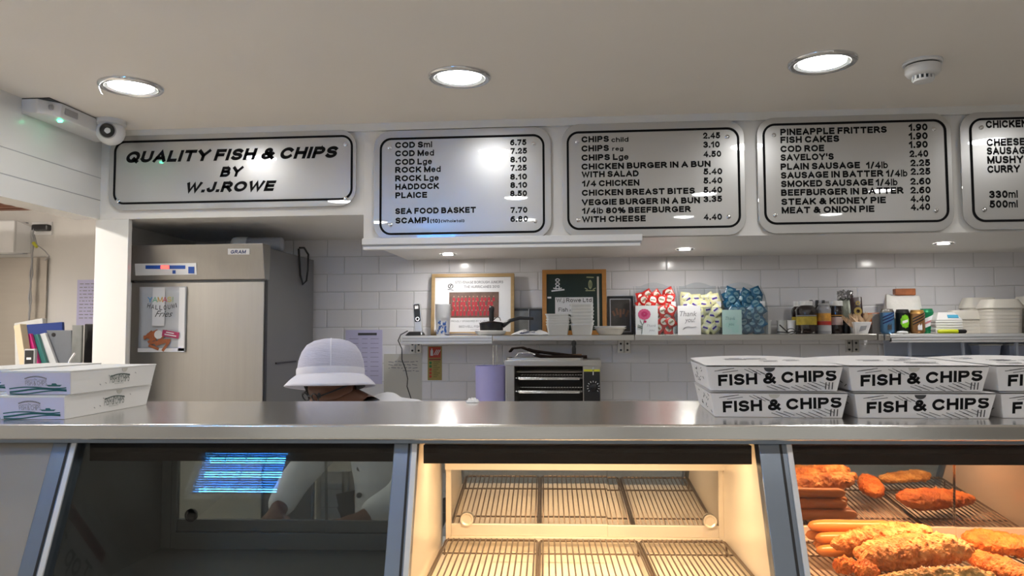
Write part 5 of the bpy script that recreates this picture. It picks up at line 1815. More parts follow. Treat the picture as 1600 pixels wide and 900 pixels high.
def splash(t, r_, H):
    mb = MB()
    pts = [(.62 * cos(q * pi / 10) * (1 + .12 * (q % 2)), .50 + .26 * sin(q * pi / 10) * (1 + .12 * (q % 2))) for q in range(20)]
    for i in range(20):
        (a1, b1), (a2, b2) = pts[i], pts[(i + 1) % 20]
        for k in range(5):
            s0, s1 = k / 5, (k + 1) / 5
            q = [(a1 * s0, .5 + (b1 - .5) * s0), (a1 * s1, .5 + (b1 - .5) * s1), (a2 * s1, .5 + (b2 - .5) * s1), (a2 * s0, .5 + (b2 - .5) * s0)]
            wrap(mb, r_, q if k else q[1:], H, .0008)
    mb.build('lime_splash', mat('lime_print', (.20, .55, .02), .35, var=.4, scale=40), t)
    mb = MB()
    for i in range(8):
        A, B = -.40 + .1 * i, -.30 + .1 * i
        wrap(mb, r_, [(A, .44 + .09 * A), (B, .44 + .09 * B), (B, .55 + .09 * B), (A, .55 + .09 * A)], H, .0014)
    mb.build('pale_band', M_PAPER, t)


def greenwhite(t, r_, H):
    mb = MB()
    for i in range(12):
        A, B = -1.3 + 2.6 * i / 12, -1.3 + 2.6 * (i + 1) / 12
        wrap(mb, r_, [(A, .30 + .12 * A), (B, .30 + .12 * B), (B, .68 + .12 * B), (A, .68 + .12 * A)], H)
    mb.build('white_band', M_PAPER, t)
    mb = MB()
    for i in range(12):
        A, B = -1.3 + 2.6 * i / 12, -1.3 + 2.6 * (i + 1) / 12
        wrap(mb, r_, [(A, .44 + .12 * A), (B, .44 + .12 * B), (B, .52 + .12 * B), (A, .52 + .12 * A)], H, .001)
    mb.build('pink_band', mat('pink_print', (.55, .2, .22), .4), t)


can('drinks_can', 'pale blue drinks can with dark diagonal stripes by the white paper bag', (1375.5, 483, 1397, 520.5), 4.09, mat('can_blue', (.10, .24, .44), .3, .5), M_CHROME, stripes((.01, .02, .12), 3, .12))
can('drinks_can', 'dark can with a lime green splash between the blue and bronze cans', (1399.5, 483.5, 1421, 520.5), 4.10, mat('can_dark', (.008, .012, .01), .3, .3), M_BLACKPL, splash)
can('drinks_can', 'bronze drinks can with black diagonal stripes in front of the green can', (1422, 484.5, 1444.5, 521), 4.08, mat('can_bronze', (.34, .17, .07), .35, .6), mat('can_orange_top', (.62, .34, .10), .35, .6), stripes((.02, .015, .012), 3, .15))
can('drinks_can', 'green drinks can with a white band behind the bronze can', (1437.5, 482.5, 1458.5, 520.5), 4.15, mat('can_green', (.01, .22, .09), .3, .4), mat('can_green_top', (.03, .30, .14), .3, .4), greenwhite)
o = tag(MB().lathe(((.026, 0), (.028, .006), (.022, .012), (.004, .014)), n=20).build('plastic_disc', M_WHITEPL, None, 40), 'small white plastic lid lying at the foot of the lime splash can', 'lid')
o.location = (wp(1411, 520, 4.045).x, 4.052, SZ)
t, w_, H = bag('paper_bag', 'rumpled white paper bag standing behind the drinks cans', (1384, 461, 1437, 0), 521, 4.215, .09, mat('bag_white', (.80, .78, .74), .6, var=.03, bump=.5, bscale=22))
x0, z0, x1, z1 = R(1398, 452.5, 1430, 462, 4.205)
o = tag(MB().b2(-(x1 - x0) / 2, -.02, 0, (x1 - x0) / 2, .02, .035).build('packet', mat('packet_orange', (.38, .12, .04), .45, var=.6, scale=30), None, bevel=.004), 'orange-brown packet sticking out of the white paper bag', 'packet')
o.location = ((x0 + x1) / 2, 4.215, wp(1412, 461.5, 4.215).z)
# stack of flat white boxes
x0, z0, x1, z1 = R(1457, 488, 1499, 521, 4.10)
w_, H = x1 - x0, z1 - SZ
nb = 6
for k in range(nb):
    hb = (H * .62) / (nb - 1) if k < nb - 1 else H * .38
    zb = SZ + (H * .62) / (nb - 1) * k
    shrink = 0 if k < nb - 1 else .02
    t = thing('takeaway_carton', ('white flat carton in the low stack beside the green can, layer %d up' % (k + 1)) if k < nb - 1 else 'white carton with a blue sticker topping the low stack beside the green can', 'carton', ((x0 + x1) / 2 + random.uniform(-.003, .003), 4.11, zb), random.uniform(-.02, .02), 'white cartons beside the green can')
    t['label'] = ['bottom white carton of the low stack beside the green can', 'second white carton up in the stack beside the green can', 'third white carton up in the stack beside the green can', 'fourth white carton up in the stack beside the green can', 'fifth white carton, just under the stickered one', 'white carton with a blue sticker topping the low stack'][k]
    MB().hexa([(-w_ / 2, -.05, .0005), (w_ / 2, -.05, .0005), (w_ / 2, .06, .0005), (-w_ / 2, .06, .0005)], [(-w_ / 2 + shrink, -.05 + shrink, hb - .001), (w_ / 2 - shrink * 1.6, -.05 + shrink, hb - .001), (w_ / 2 - shrink, .06, hb - .001), (-w_ / 2 + shrink, .06, hb - .001)]).build('body', M_CARD, t, bevel=.0025)
    if k == nb - 1:
        mb = MB()
        mb.M = Matrix.Translation((.02, -.05 + shrink / 2, hb * .45)) @ Matrix.Rotation(-.55, 4, 'X')
        mb.b2(-.026, -.003, -.009, .026, -.0005, .009)
        mb.build('blue_sticker', mat('sticker_blue', (.08, .40, .62), .4), t)
x0, z0, x1, z1 = R(1466, 514, 1511, 520.5, 4.035)
t = thing('highlighter_pen', 'yellow highlighter pen with a black cap lying on the shelf edge', 'pen', (x0, 4.042, SZ + .0102))
w_ = x1 - x0
MB().lathe(((.006, .0), (.010, .006), (.010, w_ * .70)), (0, 0, 0), 14, 'X').build('barrel', mat('highlighter_yellow', (.60, .66, .02), .4), t, 50)
MB().lathe(((.0105, w_ * .70), (.0105, w_ * .95), (.006, w_)), (0, 0, 0), 14, 'X').build('cap', M_BLACKPL, t, 50)


def clam(name, label, rect, Y, depth, layers, group, lidk=.36, taper=.16):
    """stack of nested square foam trays with a raised lid on top"""
    x0, z0, x1, z1 = R(*rect, Y)
    w_, H = x1 - x0, z1 - SZ
    hl = H * lidk
    step = (H - hl) / layers
    cxx = (x0 + x1) / 2
    for k in range(layers):
        wk = w_ * (.90 + .1 * k / layers)
        rr = rrect(-wk / 2, -depth / 2, wk / 2, depth / 2, .035, 5)
        bot = [(x * .985, y * .985, .0005) for x, y in rr]
        top = [(x, y, step - .0006) for x, y in rr]
        mb = MB()
        n = len(rr)
        mb._add(bot + top, [tuple(range(n)), tuple(range(n, 2 * n))] + [(i, (i + 1) % n, (i + 1) % n + n, i + n) for i in range(n)])
        o = tag(mb.build('foam_tray', M_FOAM, None, 40), label % (('bottom one', 'second up', 'third up', 'fourth up', 'fifth up', 'sixth up', 'seventh up')[k]), 'tray', group)
        o.location = (cxx, Y, SZ + step * k)
    rr = rrect(-w_ / 2 - .006, -depth / 2 - .006, w_ / 2 + .006, depth / 2 + .006, .04, 5)
    r2 = [(x * (1 - taper), y * (1 - taper)) for x, y in rr]
    n = len(rr)
    mb = MB()
    vs = [(x, y, .0005) for x, y in rr] + [(x, y, .006) for x, y in rr] + [(x * 1.02, y * 1.02, hl - .006) for x, y in r2] + [(x * .97, y * .97, hl) for x, y in r2]
    fs = [tuple(range(n)), tuple(range(3 * n, 4 * n))]
    for j in range(3):
        fs += [(j * n + i, j * n + (i + 1) % n, (j + 1) * n + (i + 1) % n, (j + 1) * n + i) for i in range(n)]
    mb._add(vs, fs)
    o = tag(mb.build('foam_lid_tray', M_FOAM, None, 40), label % 'upturned top one', 'tray', group)
    o.location = (cxx, Y, SZ + step * layers)


clam('foam', 'white foam box of the low stack behind the highlighter, %s', (1482, 485, 1539, 518), 4.18, .10, 4, 'low stack of white foam boxes', .40, .12)
clam('foam', 'cream foam tray in the tall stack right of the low boxes, %s', (1533, 468, 1592, 518), 4.10, .13, 7, 'tall near stack of cream foam trays', .27, .20)
clam('foam', 'cream foam tray in the stack behind the tall one, %s', (1503, 465.5, 1556, 518), 4.235, .10, 7, 'rear stack of cream foam trays', .30, .20)
clam('foam', 'cream foam tray in the stack at the frame edge, %s', (1588, 463, 1660, 518), 4.17, .15, 7, 'frame-edge stack of cream foam trays', .34, .22)

# ---------------------------------------------------------------- notices on the tiles
def notice(name, label, rect, Y, material, cat='notice'):
    x0, z0, x1, z1 = R(*rect, Y)
    w_, H = x1 - x0, z1 - z0
    t = thing(name, label, cat, ((x0 + x1) / 2, YW, z0))
    MB().b2(-w_ / 2, -.0035, 0, w_ / 2, -.0008, H).build('sheet', material, t)
    return t, w_, H


t, w_, H = notice('wall_rota', 'lilac printed sheet on the tiles behind the white hat', (540, 515.5, 597.5, 600), YW, M_LILAC_PAPER)
mb = MB().b2(-w_ * .16, -.0045, H * .90, w_ * .35, -.0036, H * .945)
mb.build('heading_bar', M_INK, t)
mb = MB()
for k in range(9):
    z = H * (.83 - .085 * k)
    for s, e in ((-.4, -.15), (-.05, .10), (.18, .40)):
        mb.b2(w_ * s, -.0042, z, w_ * e, -.0036, z + .003)
mb.build('printed_lines', mat('lilac_ink', (.30, .28, .45), .6), t)
t, w_, H = notice('handwritten_sheet', 'cream sheet with a few handwritten lines below the phone shelf', (600, 553, 659.5, 640), YW, M_CREAM)
mb = MB()
random.seed(15)
for k in range(4):
    z = H * (.86 - .055 * k)
    x = -w_ * (.38 if k < 3 else .0)
    while x < w_ * .36:
        l_ = random.uniform(.008, .03)
        mb.box((x + l_ / 2, -.004, z + random.uniform(-.002, .002)), (l_, .0008, .004), (0, random.uniform(-.2, .2), 0))
        x += l_ + .007
mb.build('handwriting', M_GREYINK, t)
t, w_, H = notice('fire_sign', 'narrow gold and red fire extinguisher sign on the tiles under the shelf', (668.5, 541, 690.5, 594), YW, mat('sign_gold', (.36, .28, .09), .35, .3), 'sign')
MB().b2(-w_ * .42, -.0045, H * .66, w_ * .42, -.0036, H * .98).build('red_panel', mat('sign_red', (.50, .045, .02), .4), t)
mb = MB()
mb.b2(-w_ * .30, -.0052, H * .72, -w_ * .12, -.0046, H * .88).b2(-w_ * .25, -.0052, H * .88, -w_ * .17, -.0046, H * .93)
for k in range(3):
    mb.box((w_ * (.05 + .12 * k), -.005, H * .82), (.004, .0006, .034), (0, .5, 0))
mb.build('white_pictograms', M_PAPER, t)
MB().b2(-w_ * .42, -.0045, H * .585, w_ * .42, -.0036, H * .635).build('red_strip', mat('sign_red_dim', (.25, .05, .03), .4), t)
for k in range(5):
    MB().cyl((-w_ * .30, -.004, H * (.51 - .1 * k)), .0075, .001, 'Y', 14).build('round_mark', mat('mark_green', (.02, .16, .04), .4) if k < 2 else MATS['sign_red'], t)
mb = MB()
for k in range(9):
    mb.b2(-w_ * .1, -.0045, H * (.53 - .055 * k), w_ * (.36 - .1 * (k % 3)), -.0036, H * (.53 - .055 * k) + .004)
mb.build('text_bars', mat('sign_ink', (.14, .13, .03), .5), t)

# ---------------------------------------------------------------- serving counter with the heated display
ZK = 1.333


def fv(z):
    return 1.45 - (1.296 - z) * .407


ctr = thing('serving_counter', 'steel-topped serving counter with three slanted glass display sections', 'counter', CW(0, 1.41, 0), AC)
CT = Matrix.Translation((0, -1.41, 0))


def cmb():
    mb = MB()
    mb.M = CT.copy()
    return mb


cmb().b2(-2.12, 1.41, 1.304, 2.6, 1.895, ZK).build('worktop', M_TOP, ctr, bevel=.004, seg=3)
cmb().b2(-2.1, 1.440, 1.294, 2.58, 1.462, 1.304).build('under_rail', M_ALU, ctr, bevel=.001)
ZLO = .97


def slant(mb, u0, u1, z0, z1, out, thick):
    mb.hexa([(u0, fv(z0) - out, z0), (u1, fv(z0) - out, z0), (u1, fv(z0) + thick, z0), (u0, fv(z0) + thick, z0)], [(u0, fv(z1) - out, z1), (u1, fv(z1) - out, z1), (u1, fv(z1) + thick, z1), (u0, fv(z1) + thick, z1)])
    return mb


slant(cmb(), -2.1, -.944, ZLO, 1.296, .0, .012).build('end_panel', M_PANEL, ctr, bevel=.001)
mb = cmb()
mb.b2(-2.1, 1.33, .08, 2.58, 1.36, ZLO)
mb.build('base_panel', M_PANEL, ctr)
cmb().b2(-2.1, 1.40, 0, 2.58, 1.85, .08).build('plinth', M_BLACKPL, ctr)
POSTS = [(-.944, -.897), (-.286, -.243), (.389, .447), (1.11, 1.165)]
for u0, u1 in POSTS:
    p_ = slant(cmb(), u0, u1, ZLO, 1.295, .004, .03).build('post', M_ALU, ctr, bevel=.002)
    mid = u0 + (u1 - u0) * .68
    slant(cmb(), mid - .0022, mid + .0022, ZLO, 1.294, .0052, -.0035).build('post_groove', M_BLACKPL, p_)
    slant(cmb(), u1 - .0085, u1 + .0015, ZLO, 1.294, .008, -.003).build('post_trim', M_ALUWHITE, p_, bevel=.001)
SECT = [(-.897, -.286), (-.243, .389), (.447, 1.11), (1.165, 2.58)]
for k, (u0, u1) in enumerate(SECT[:3]):
    slant(cmb(), u0 - .003, u1 + .003, ZLO, 1.295, -.010, .013).build('glass_pane', M_GLASS, ctr)
slant(cmb(), 1.165, 2.58, ZLO, 1.296, 0, .012).build('end_panel', M_PANEL, ctr, bevel=.001)
VR = 1.80
ZFL = 1.0
cmb().b2(-.93, 1.352, ZLO, -.27, VR + .02, ZFL).build('case_floor', M_UNLITCASE, ctr)
cmb().b2(-.262, 1.352, ZLO, 1.13, VR + .02, ZFL).build('case_floor', M_TRAY, ctr)


def partition(u0, u1, m):
    mb = cmb()
    mb.M = CT @ Matrix.Rotation(pi / 2, 4, 'Z')
    # prism in (v, z) extruded over u: x->v, y->-u
    poly = [(fv(ZFL) + .016, ZFL), (VR + .03, ZFL), (VR + .03, 1.3035), (fv(1.3) + .016, 1.3035)]
    mb.prism(poly, -u1, -u0)
    return mb.build('partition', m, ctr)


partition(-.935, -.906, M_UNLITCASE)
partition(-.283, -.268, M_UNLITCASE)
partition(-.2675, -.246, M_CASEWALL)
partition(.402, .425, M_CASEWALL)
partition(.4255, .4455, M_CASEWALL)
partition(1.112, 1.14, M_CASEWALL)
# dark service boxes under the top that hide the heat lamps
for u0, u1 in ((-.238, .389), (.4475, 1.108)):
    mb = cmb()
    mb.b2(u0, 1.492, 1.2485, u1, 1.500, 1.284)
    mb.b2(u0, 1.500, 1.278, u1, 1.60, 1.284)
    mb.build('lamp_hood', M_DARKMETAL, ctr, bevel=.001)
    tb = cmb()
    tb.M = CT @ Matrix.Translation(((u0 + u1) / 2, 1.545, 1.266))
    tb.lathe(((.005, -(u1 - u0) * .42), (.005, (u1 - u0) * .42)), n=10, axis='X')
    tb.build('heat_lamp', emit('quartz_glow', (1.0, .45, .14), 6), ctr, 60)
    ld = bpy.data.lights.new('heat_light', 'AREA')
    ld.shape = 'RECTANGLE'
    ld.size, ld.size_y = (u1 - u0) * .85, .03
    ld.energy = HEAT_W
    ld.color = HEAT_COL[0 if u0 < 0 else 1]
    lo = bpy.data.objects.new('heat_light', ld)
    lo.parent = ctr
    lo.location = ((u0 + u1) / 2, 1.575 - 1.41, 1.262)
    COL.objects.link(lo)
mb = cmb()
mb.b2(-.90, 1.492, 1.252, -.288, 1.500, 1.300)
mb.build('lamp_hood', M_DARKMETAL, ctr, bevel=.001)
# rear sliding doors: leaning panes over a trim rail
def rear(u0, u1, ztop, zb, glassm, trimm, v0=VR, pull=None, cut=None):
    cut = cut or (u0 + u1) / 2
    for k, (a_, b_) in enumerate(((u0, cut + .002), (cut - .002, u1))):
        dv = -.0055 * k + .004
        mb = cmb()
        z0, lean = zb + .026, .070
        mb.hexa([(a_, v0 + dv, z0), (b_, v0 + dv, z0), (b_, v0 + dv + .004, z0), (a_, v0 + dv + .004, z0)], [(a_, v0 + dv - (ztop - z0) * lean, ztop), (b_, v0 + dv - (ztop - z0) * lean, ztop), (b_, v0 + dv + .004 - (ztop - z0) * lean, ztop), (a_, v0 + dv + .004 - (ztop - z0) * lean, ztop)])
        d_ = mb.build('rear_door', glassm, ctr)
        cmb().b2(a_, v0 + dv - .004, zb, b_, v0 + dv + .008, zb + .027).build('door_rail', trimm, d_, bevel=.0015)
        if pull and pull[k] is not None:
            mb = cmb()
            mb.lathe(((.013, -.006), (.015, -.006), (.015, .0), (.010, .0), (.010, -.004), (.013, -.006)), (pull[k], v0 + dv - .0045, zb + .038), 24, 'Y', cap=False)
            mb.lathe(((.010, -.003), (.010, -.0005)), (pull[k], v0 + dv - .0045, zb + .038), 24, 'Y')
            mb.build('finger_pull', trimm if trimm != M_UNLITCASE else M_BLACKPL, d_, 50)
    for a_ in (u0 - .012, u1):
        cmb().b2(a_, v0 - .006, ZFL, a_ + .012, v0 + .012, ztop + .01).build('rear_post', trimm, ctr, bevel=.001)
    cmb().b2(u0 - .012, v0 - .02, ztop - .004, u1 + .012, v0 + .012, 1.3035).build('rear_header', trimm, ctr)
    cmb().b2(u0, v0 - .012, ZFL, u1, v0 + .016, zb).build('rear_track', trimm, ctr, bevel=.001)


cmb().b2(-.9055, VR - .006, ZFL, -.883, VR + .02, 1.3035).build('rear_post', M_UNLITCASE, ctr)
rear(-.870, -.296, 1.285, 1.038, M_DIMGLASS, M_UNLITCASE, pull=(-.835, None), cut=-.515)
rear(-.222, .390, 1.190, 1.032, M_REARGLASS, M_CASEWALL, pull=(-.185, .37), cut=.14)
rear(.462, 1.10, 1.240, 1.032, M_REARGLASS, M_CASEWALL, cut=.92)
# staff side: body panel, shelf the worker leans on
cmb().b2(-2.1, VR + .04, .08, 2.58, 1.87, ZLO - .002).build('staff_panel', M_STEEL, ctr)
cmb().b2(-1.3, 1.872, .86, .9, 2.34, .89).build('staff_shelf', M_STEEL, ctr, bevel=.002)
for u in (-1.25, .85):
    cmb().b2(u - .02, 2.28, 0, u + .02, 2.32, .86).build('shelf_leg', M_STEEL, ctr)

# ---------------------------------------------------------------- wire racks in the heated sections
def rack(u0, u1, v0, v1, label, n, zr=1.031):
    loc = CW((u0 + u1) / 2, (v0 + v1) / 2, ZFL)
    t = thing('wire_rack', label, 'rack', loc, AC, 'wire racks in the heated display')
    w_, d_, h_ = (u1 - u0) / 2, (v1 - v0) / 2, zr - ZFL
    lp = rrect(-w_, -d_, w_, d_, .012, 4)
    MB().tube([(x, y, h_ - .003) for x, y in lp + lp[:1]], .0028, 6).build('rim', M_WIRE, t, 60)
    for k in range(n):
        x = -w_ + (k + .5) * 2 * w_ / n
        MB().tube([(x, -d_ - .002, h_), (x, d_ + .001, h_), (x, d_ + .004, h_ - .005)], .0017, 6).build('wire', M_WIRE, t, 60)
    mb = MB().tube([(-w_, d_ * .5, h_ - .004), (w_, d_ * .5, h_ - .004)], .002, 6).tube([(-w_, -d_ * .5, h_ - .004), (w_, -d_ * .5, h_ - .004)], .002, 6)
    for x in (-w_, w_):
        for y in (-d_ * .9, d_ * .9):
            mb.tube([(x, y, h_ - .004), (x, y, .0005)], .0022, 6)
    mb.build('cross_wires', M_WIRE, t, 60)
    MB().b2(-w_ + .008, -d_ + .01, .001, w_ - .008, d_ - .03, .006).build('drip_plate', M_TRAY, t, bevel=.001)


for (a_, b_), lab in zip(((-.232, -.022), (-.016, .203), (.209, .398)), ('left wire rack of the empty lit display section', 'middle wire rack of the empty lit display section', 'right wire rack of the empty lit display section')):
    rack(a_, b_, 1.375, 1.778, lab, 17)
for (a_, b_), lab in zip(((.455, .665), (.672, .885), (.892, 1.105)), ('wire rack under the left end of the sausage pile', 'wire rack under the fried fish pile', 'wire rack under the flat orange fillet at the frame edge')):
    rack(a_, b_, 1.375, 1.778, lab, 17)

# ---------------------------------------------------------------- fried food
BAT = batter_mat('golden_batter', (.30, .085, .016), (.55, .21, .05), (.80, .44, .16))
BAT2 = batter_mat('orange_crumb', (.44, .09, .012), (.62, .17, .025), (.74, .28, .06))
BAT3 = batter_mat('brown_batter', (.26, .11, .02), (.46, .24, .06), (.66, .42, .14))
SAV = mat('saveloy_skin', (.52, .20, .05), .28, var=.25, scale=14, coat=.25)
ZRK = 1.033


def lump(name, label, cat, A, B, r, material, seed, flat=1.0, amp=.30, group=None, taper=.75, freq=48, bend=0.0):
    """irregular battered piece between two points of the counter frame"""
    A, B = Vector(A), Vector(B)
    mid = (A + B) / 2
    ax = (B - A)
    L = ax.length
    yaw = atan2(ax.y, ax.x)
    pit = atan2(ax.z, sqrt(ax.x ** 2 + ax.y ** 2))
    nu, nv = 130, 56
    vs = []
    for i in range(nu + 1):
        s = -1 + 2 * i / nu
        prof = (1 - abs(s) ** 3.2) ** .5 if abs(s) < 1 else 0
        rr = r * prof * (taper + (1 - taper) * (.5 + .5 * sin(s * 2.1 + seed)))
        for j in range(nv):
            q = 2 * pi * j / nv
            p = Vector((s * L / 2, cos(q) * rr, sin(q) * rr * flat + bend * (1 - s * s)))
            nd = Vector((s * .35 * (abs(s) ** 4), cos(q), sin(q)))
            c = p * freq + Vector((seed * 7.1, seed * 3.3, 0))
            d = noise.noise(c) * .55 + noise.noise(c * 2.3) * .45 + noise.noise(c * 5.1) * .32 + max(0, .45 - noise.voronoi(p * 120 + Vector((seed, 0, 0)))[0][0]) * 1.1
            vs.append(p + nd * (amp * r * d * (prof ** .5)))
    fs = []
    for i in range(nu):
        for j in range(nv):
            fs.append((i * nv + j, i * nv + (j + 1) % nv, (i + 1) * nv + (j + 1) % nv, (i + 1) * nv + j))
    fs += [tuple(range(nv)), tuple(range(nu * nv, nu * nv + nv))]
    mb = MB()
    mb._add(vs, fs)
    o = tag(mb.build(name, material, None, 70), label, cat, group)
    o.location = CW(*mid)
    o.rotation_euler = Euler((0, -pit, yaw + AC), 'XYZ')
    return o


# saveloys heaped at the back
r_s = .0125
pit_ = [(1.650, 0), (1.676, 0), (1.702, 0), (1.663, 1), (1.689, 1), (1.676, 2)]
labs = ['smooth saveloy sausage at the bottom front of the heap', 'smooth saveloy sausage at the bottom middle of the heap', 'smooth saveloy sausage at the bottom back of the heap', 'smooth saveloy sausage on the front second layer of the heap', 'smooth saveloy sausage on the back second layer of the heap', 'smooth saveloy sausage topping the heap behind the battered fish']
sav = None
for (v, lay), lab in zip(pit_, labs):
    z = ZRK + r_s + .0004 + lay * .0222
    if sav is None:
        mb = MB()
        pr = []
        for k in range(33):
            s = -1 + 2 * k / 32
            pr.append((max(.0008, r_s * (1 - abs(s) ** 9) ** .5 * (1 - .05 * sin(s * 4))), s * .088))
        mb.lathe(pr, n=20, axis='X')
        sav = mb.build('saveloy', SAV, None, 60)
        o = sav
    else:
        o = sav.copy()
        COL.objects.link(o)
    tag(o, lab, 'sausage', 'saveloys at the back of the display')
    o.location = CW(.648 + random.uniform(-.012, .012) - (.012 if lay == 2 else 0), v, z)
    o.rotation_euler = (random.uniform(0, 3), 0, AC + random.uniform(-.02, .02))

lump('battered_sausage', 'knobbly battered sausage leaning on the saveloys, at the back of the fried pile', 'fried fish', (.572, 1.610, 1.068), (.775, 1.606, 1.100), .0245, BAT, 1.3)
lump('battered_sausage', 'golden battered piece in the middle of the fried pile, mostly hidden', 'fried fish', (.600, 1.562, 1.064), (.800, 1.560, 1.094), .0235, BAT, 2.7)
lump('battered_sausage', 'large bright golden battered piece at the front of the fried pile', 'fried fish', (.590, 1.512, 1.064), (.802, 1.506, 1.092), .0280, BAT, 4.4, amp=.36)
lump('battered_sausage', 'olive-brown battered piece cut off by the bottom of the picture', 'fried fish', (.585, 1.425, 1.056), (.80, 1.432, 1.058), .0235, BAT3, 6.1, amp=.34)
lump('fish_fillet', 'flat orange breaded fillet lying at the right of the fried pile', 'fried fish', (.862, 1.668, 1.070), (1.06, 1.60, 1.056), .050, BAT2, 3.2, flat=.44, amp=.16)
lump('fish_fillet', 'orange breaded piece tucked under the right end of the front battered piece', 'fried fish', (.835, 1.59, 1.056), (.868, 1.44, 1.054), .030, BAT2, 8.8, flat=.62, amp=.22)
lump('fish_fillet', 'browned breaded fillet at the glass beyond the frame edge', 'fried fish', (.90, 1.46, 1.052), (1.05, 1.42, 1.052), .032, BAT3, 5.5, flat=.5, amp=.2)
lump('batter_scrap', 'small crumb of batter on the rack left of the fried pile', 'fried scrap', (.553, 1.545, 1.049), (.592, 1.52, 1.052), .015, BAT2, 2.2, amp=.45, freq=80, group=None)
lump('batter_scrap', 'larger batter scrap between the crumb and the front battered piece', 'fried scrap', (.585, 1.52, 1.052), (.606, 1.470, 1.052), .017, BAT2, 7.2, amp=.45, freq=80)

# ---------------------------------------------------------------- boxes on the counter
M_NEWS = mat('newsprint_card', (.78, .765, .77), .6, var=.03, scale=12)
M_LILAC_CARD = mat('lilac_card', (.66, .64, .80), .55, var=.02)
M_TEAL = mat('teal_print', (.02, .13, .14), .5)
M_OLIVE = mat('olive_print', (.06, .10, .09), .5)


def box_shell(w0, w1, d0, d1, h):
    return MB().hexa([(-w0, -d0, 0), (w0, -d0, 0), (w0, d0, 0), (-w0, d0, 0)], [(-w1, -d1, h), (w1, -d1, h), (w1, d1, h), (-w1, d1, h)])


def news_box(label, u, vfront, z, rz, seed):
    w0, w1, d0, d1, h = .1195, .1285, .138, .150, .0505
    cu = u - sin(rz) * d1
    cvv = vfront + cos(rz) * d0
    t = thing('takeaway_box', label, 'box', CW(cu, cvv, z), AC + rz, 'newsprint takeaway boxes on the counter')
    box_shell(w0, w1, d0, d1, h - .003).build('tray', M_NEWS, t, bevel=.0015)
    mb = MB()
    mb.grid(lambda a, b: ((a - .5) * 2 * (w1 + .0015), (b - .5) * 2 * (d1 + .001), h - .0028 + .010 * b * (1 - (2 * a - 1) ** 2 * .5) * (z > 1.36)), 8, 8)
    mb.grid(lambda a, b: ((a - .5) * 2 * (w1 + .0015), (b - .5) * 2 * (d1 + .001), h - .0005 + .010 * b * (1 - (2 * a - 1) ** 2 * .5) * (z > 1.36)), 8, 8)
    lid = mb.build('lid', M_NEWS, t)
    th = atan((d1 - d0) / h)
    FM = Matrix.Translation((0, -d0 - .0006, 0)) @ Matrix.Rotation(th, 4, 'X')
    mb = MB()
    mb.M = FM
    mb.text('FISH & CHIPS', -.104, .0095, .0228, .222, 'L', 0, .062, 0, 1.0, .052)
    mb.build('lettering', M_BLACK, t)
    random.seed(seed)
    mb = MB()
    mb.M = FM
    for cx, cz, n_, l_, ang in ((-.085, .042, 3, .03, .15), (-.035, .040, 5, .018, -.45), (.01, .006, 4, .022, -.35), (.055, .005, 6, .02, -.4), (.085, .012, 4, .02, -.4)):
        for k in range(n_):
            mb.box((cx + k * .0075 - .012, -.0003, cz + (k % 2) * .003 - .0015 * k * (cz > .03)), (l_, .0005, .0009), (0, -ang, 0))
    for k in range(3):
        mb.box((.098 + .006 * k, -.0003, .011), (.0018, .0005, .014), (0, .05, 0))
    mb.build('newsprint_marks', M_INK, t)
    mb = MB()
    mb.M = FM
    pts = [(-.008 + .0105 * cos(pi + pi * k / 10), h - .0035 + .0085 * sin(pi + pi * k / 10)) for k in range(11)]
    mb.prism(pts, -.0008, -.0002)
    mb.build('thumb_notch', M_CREAM if seed % 2 else M_INK, t)
    mb = MB()
    for k in range(5):
        x, y = random.uniform(-.09, .07), random.uniform(-.13, .10)
        hb = h + .0002 + .010 * ((y / (2 * d1)) + .5) * (1 - (x / w1) ** 2 * .5) * (z > 1.36)
        for j in range(4):
            mb.box((x, y + .011 * j, hb + .0006 + .0004 * j), (random.uniform(.02, .05), .0022, .0004), (0, 0, .15))
    mb.build('lid_newsprint', M_GREYINK, lid)
    sm = MB()
    ths = atan((w1 - w0) / h)
    sm.M = Matrix.Translation((-w0 - .0006, 0, 0)) @ Matrix.Rotation(-pi / 2, 4, 'Z') @ Matrix.Rotation(ths, 4, 'X')
    for k in range(12):
        sm.box((random.uniform(-.11, .11), -.0003, random.uniform(.008, .042)), (.014, .0005, .0014), (0, random.uniform(-.5, .5), 0))
    sm.build('side_newsprint', M_INK, t)
    return t


news_box('lower newsprint fish and chips box of the first stack, nearest the middle of the counter', .449, 1.528, ZK, radians(-5), 31)
news_box('upper newsprint fish and chips box of the first stack, nearest the middle of the counter', .441, 1.528, ZK + .0515, radians(-5), 34)
news_box('lower newsprint fish and chips box of the second stack', .718, 1.512, ZK, radians(-3), 36)
news_box('upper newsprint fish and chips box of the second stack', .708, 1.512, ZK + .0515, radians(-3), 37)
news_box('lower newsprint fish and chips box of the third stack, cut by the frame', .989, 1.512, ZK, radians(-2), 38)
news_box('upper newsprint fish and chips box of the third stack, cut by the frame', .983, 1.512, ZK + .0515, radians(-2), 39)


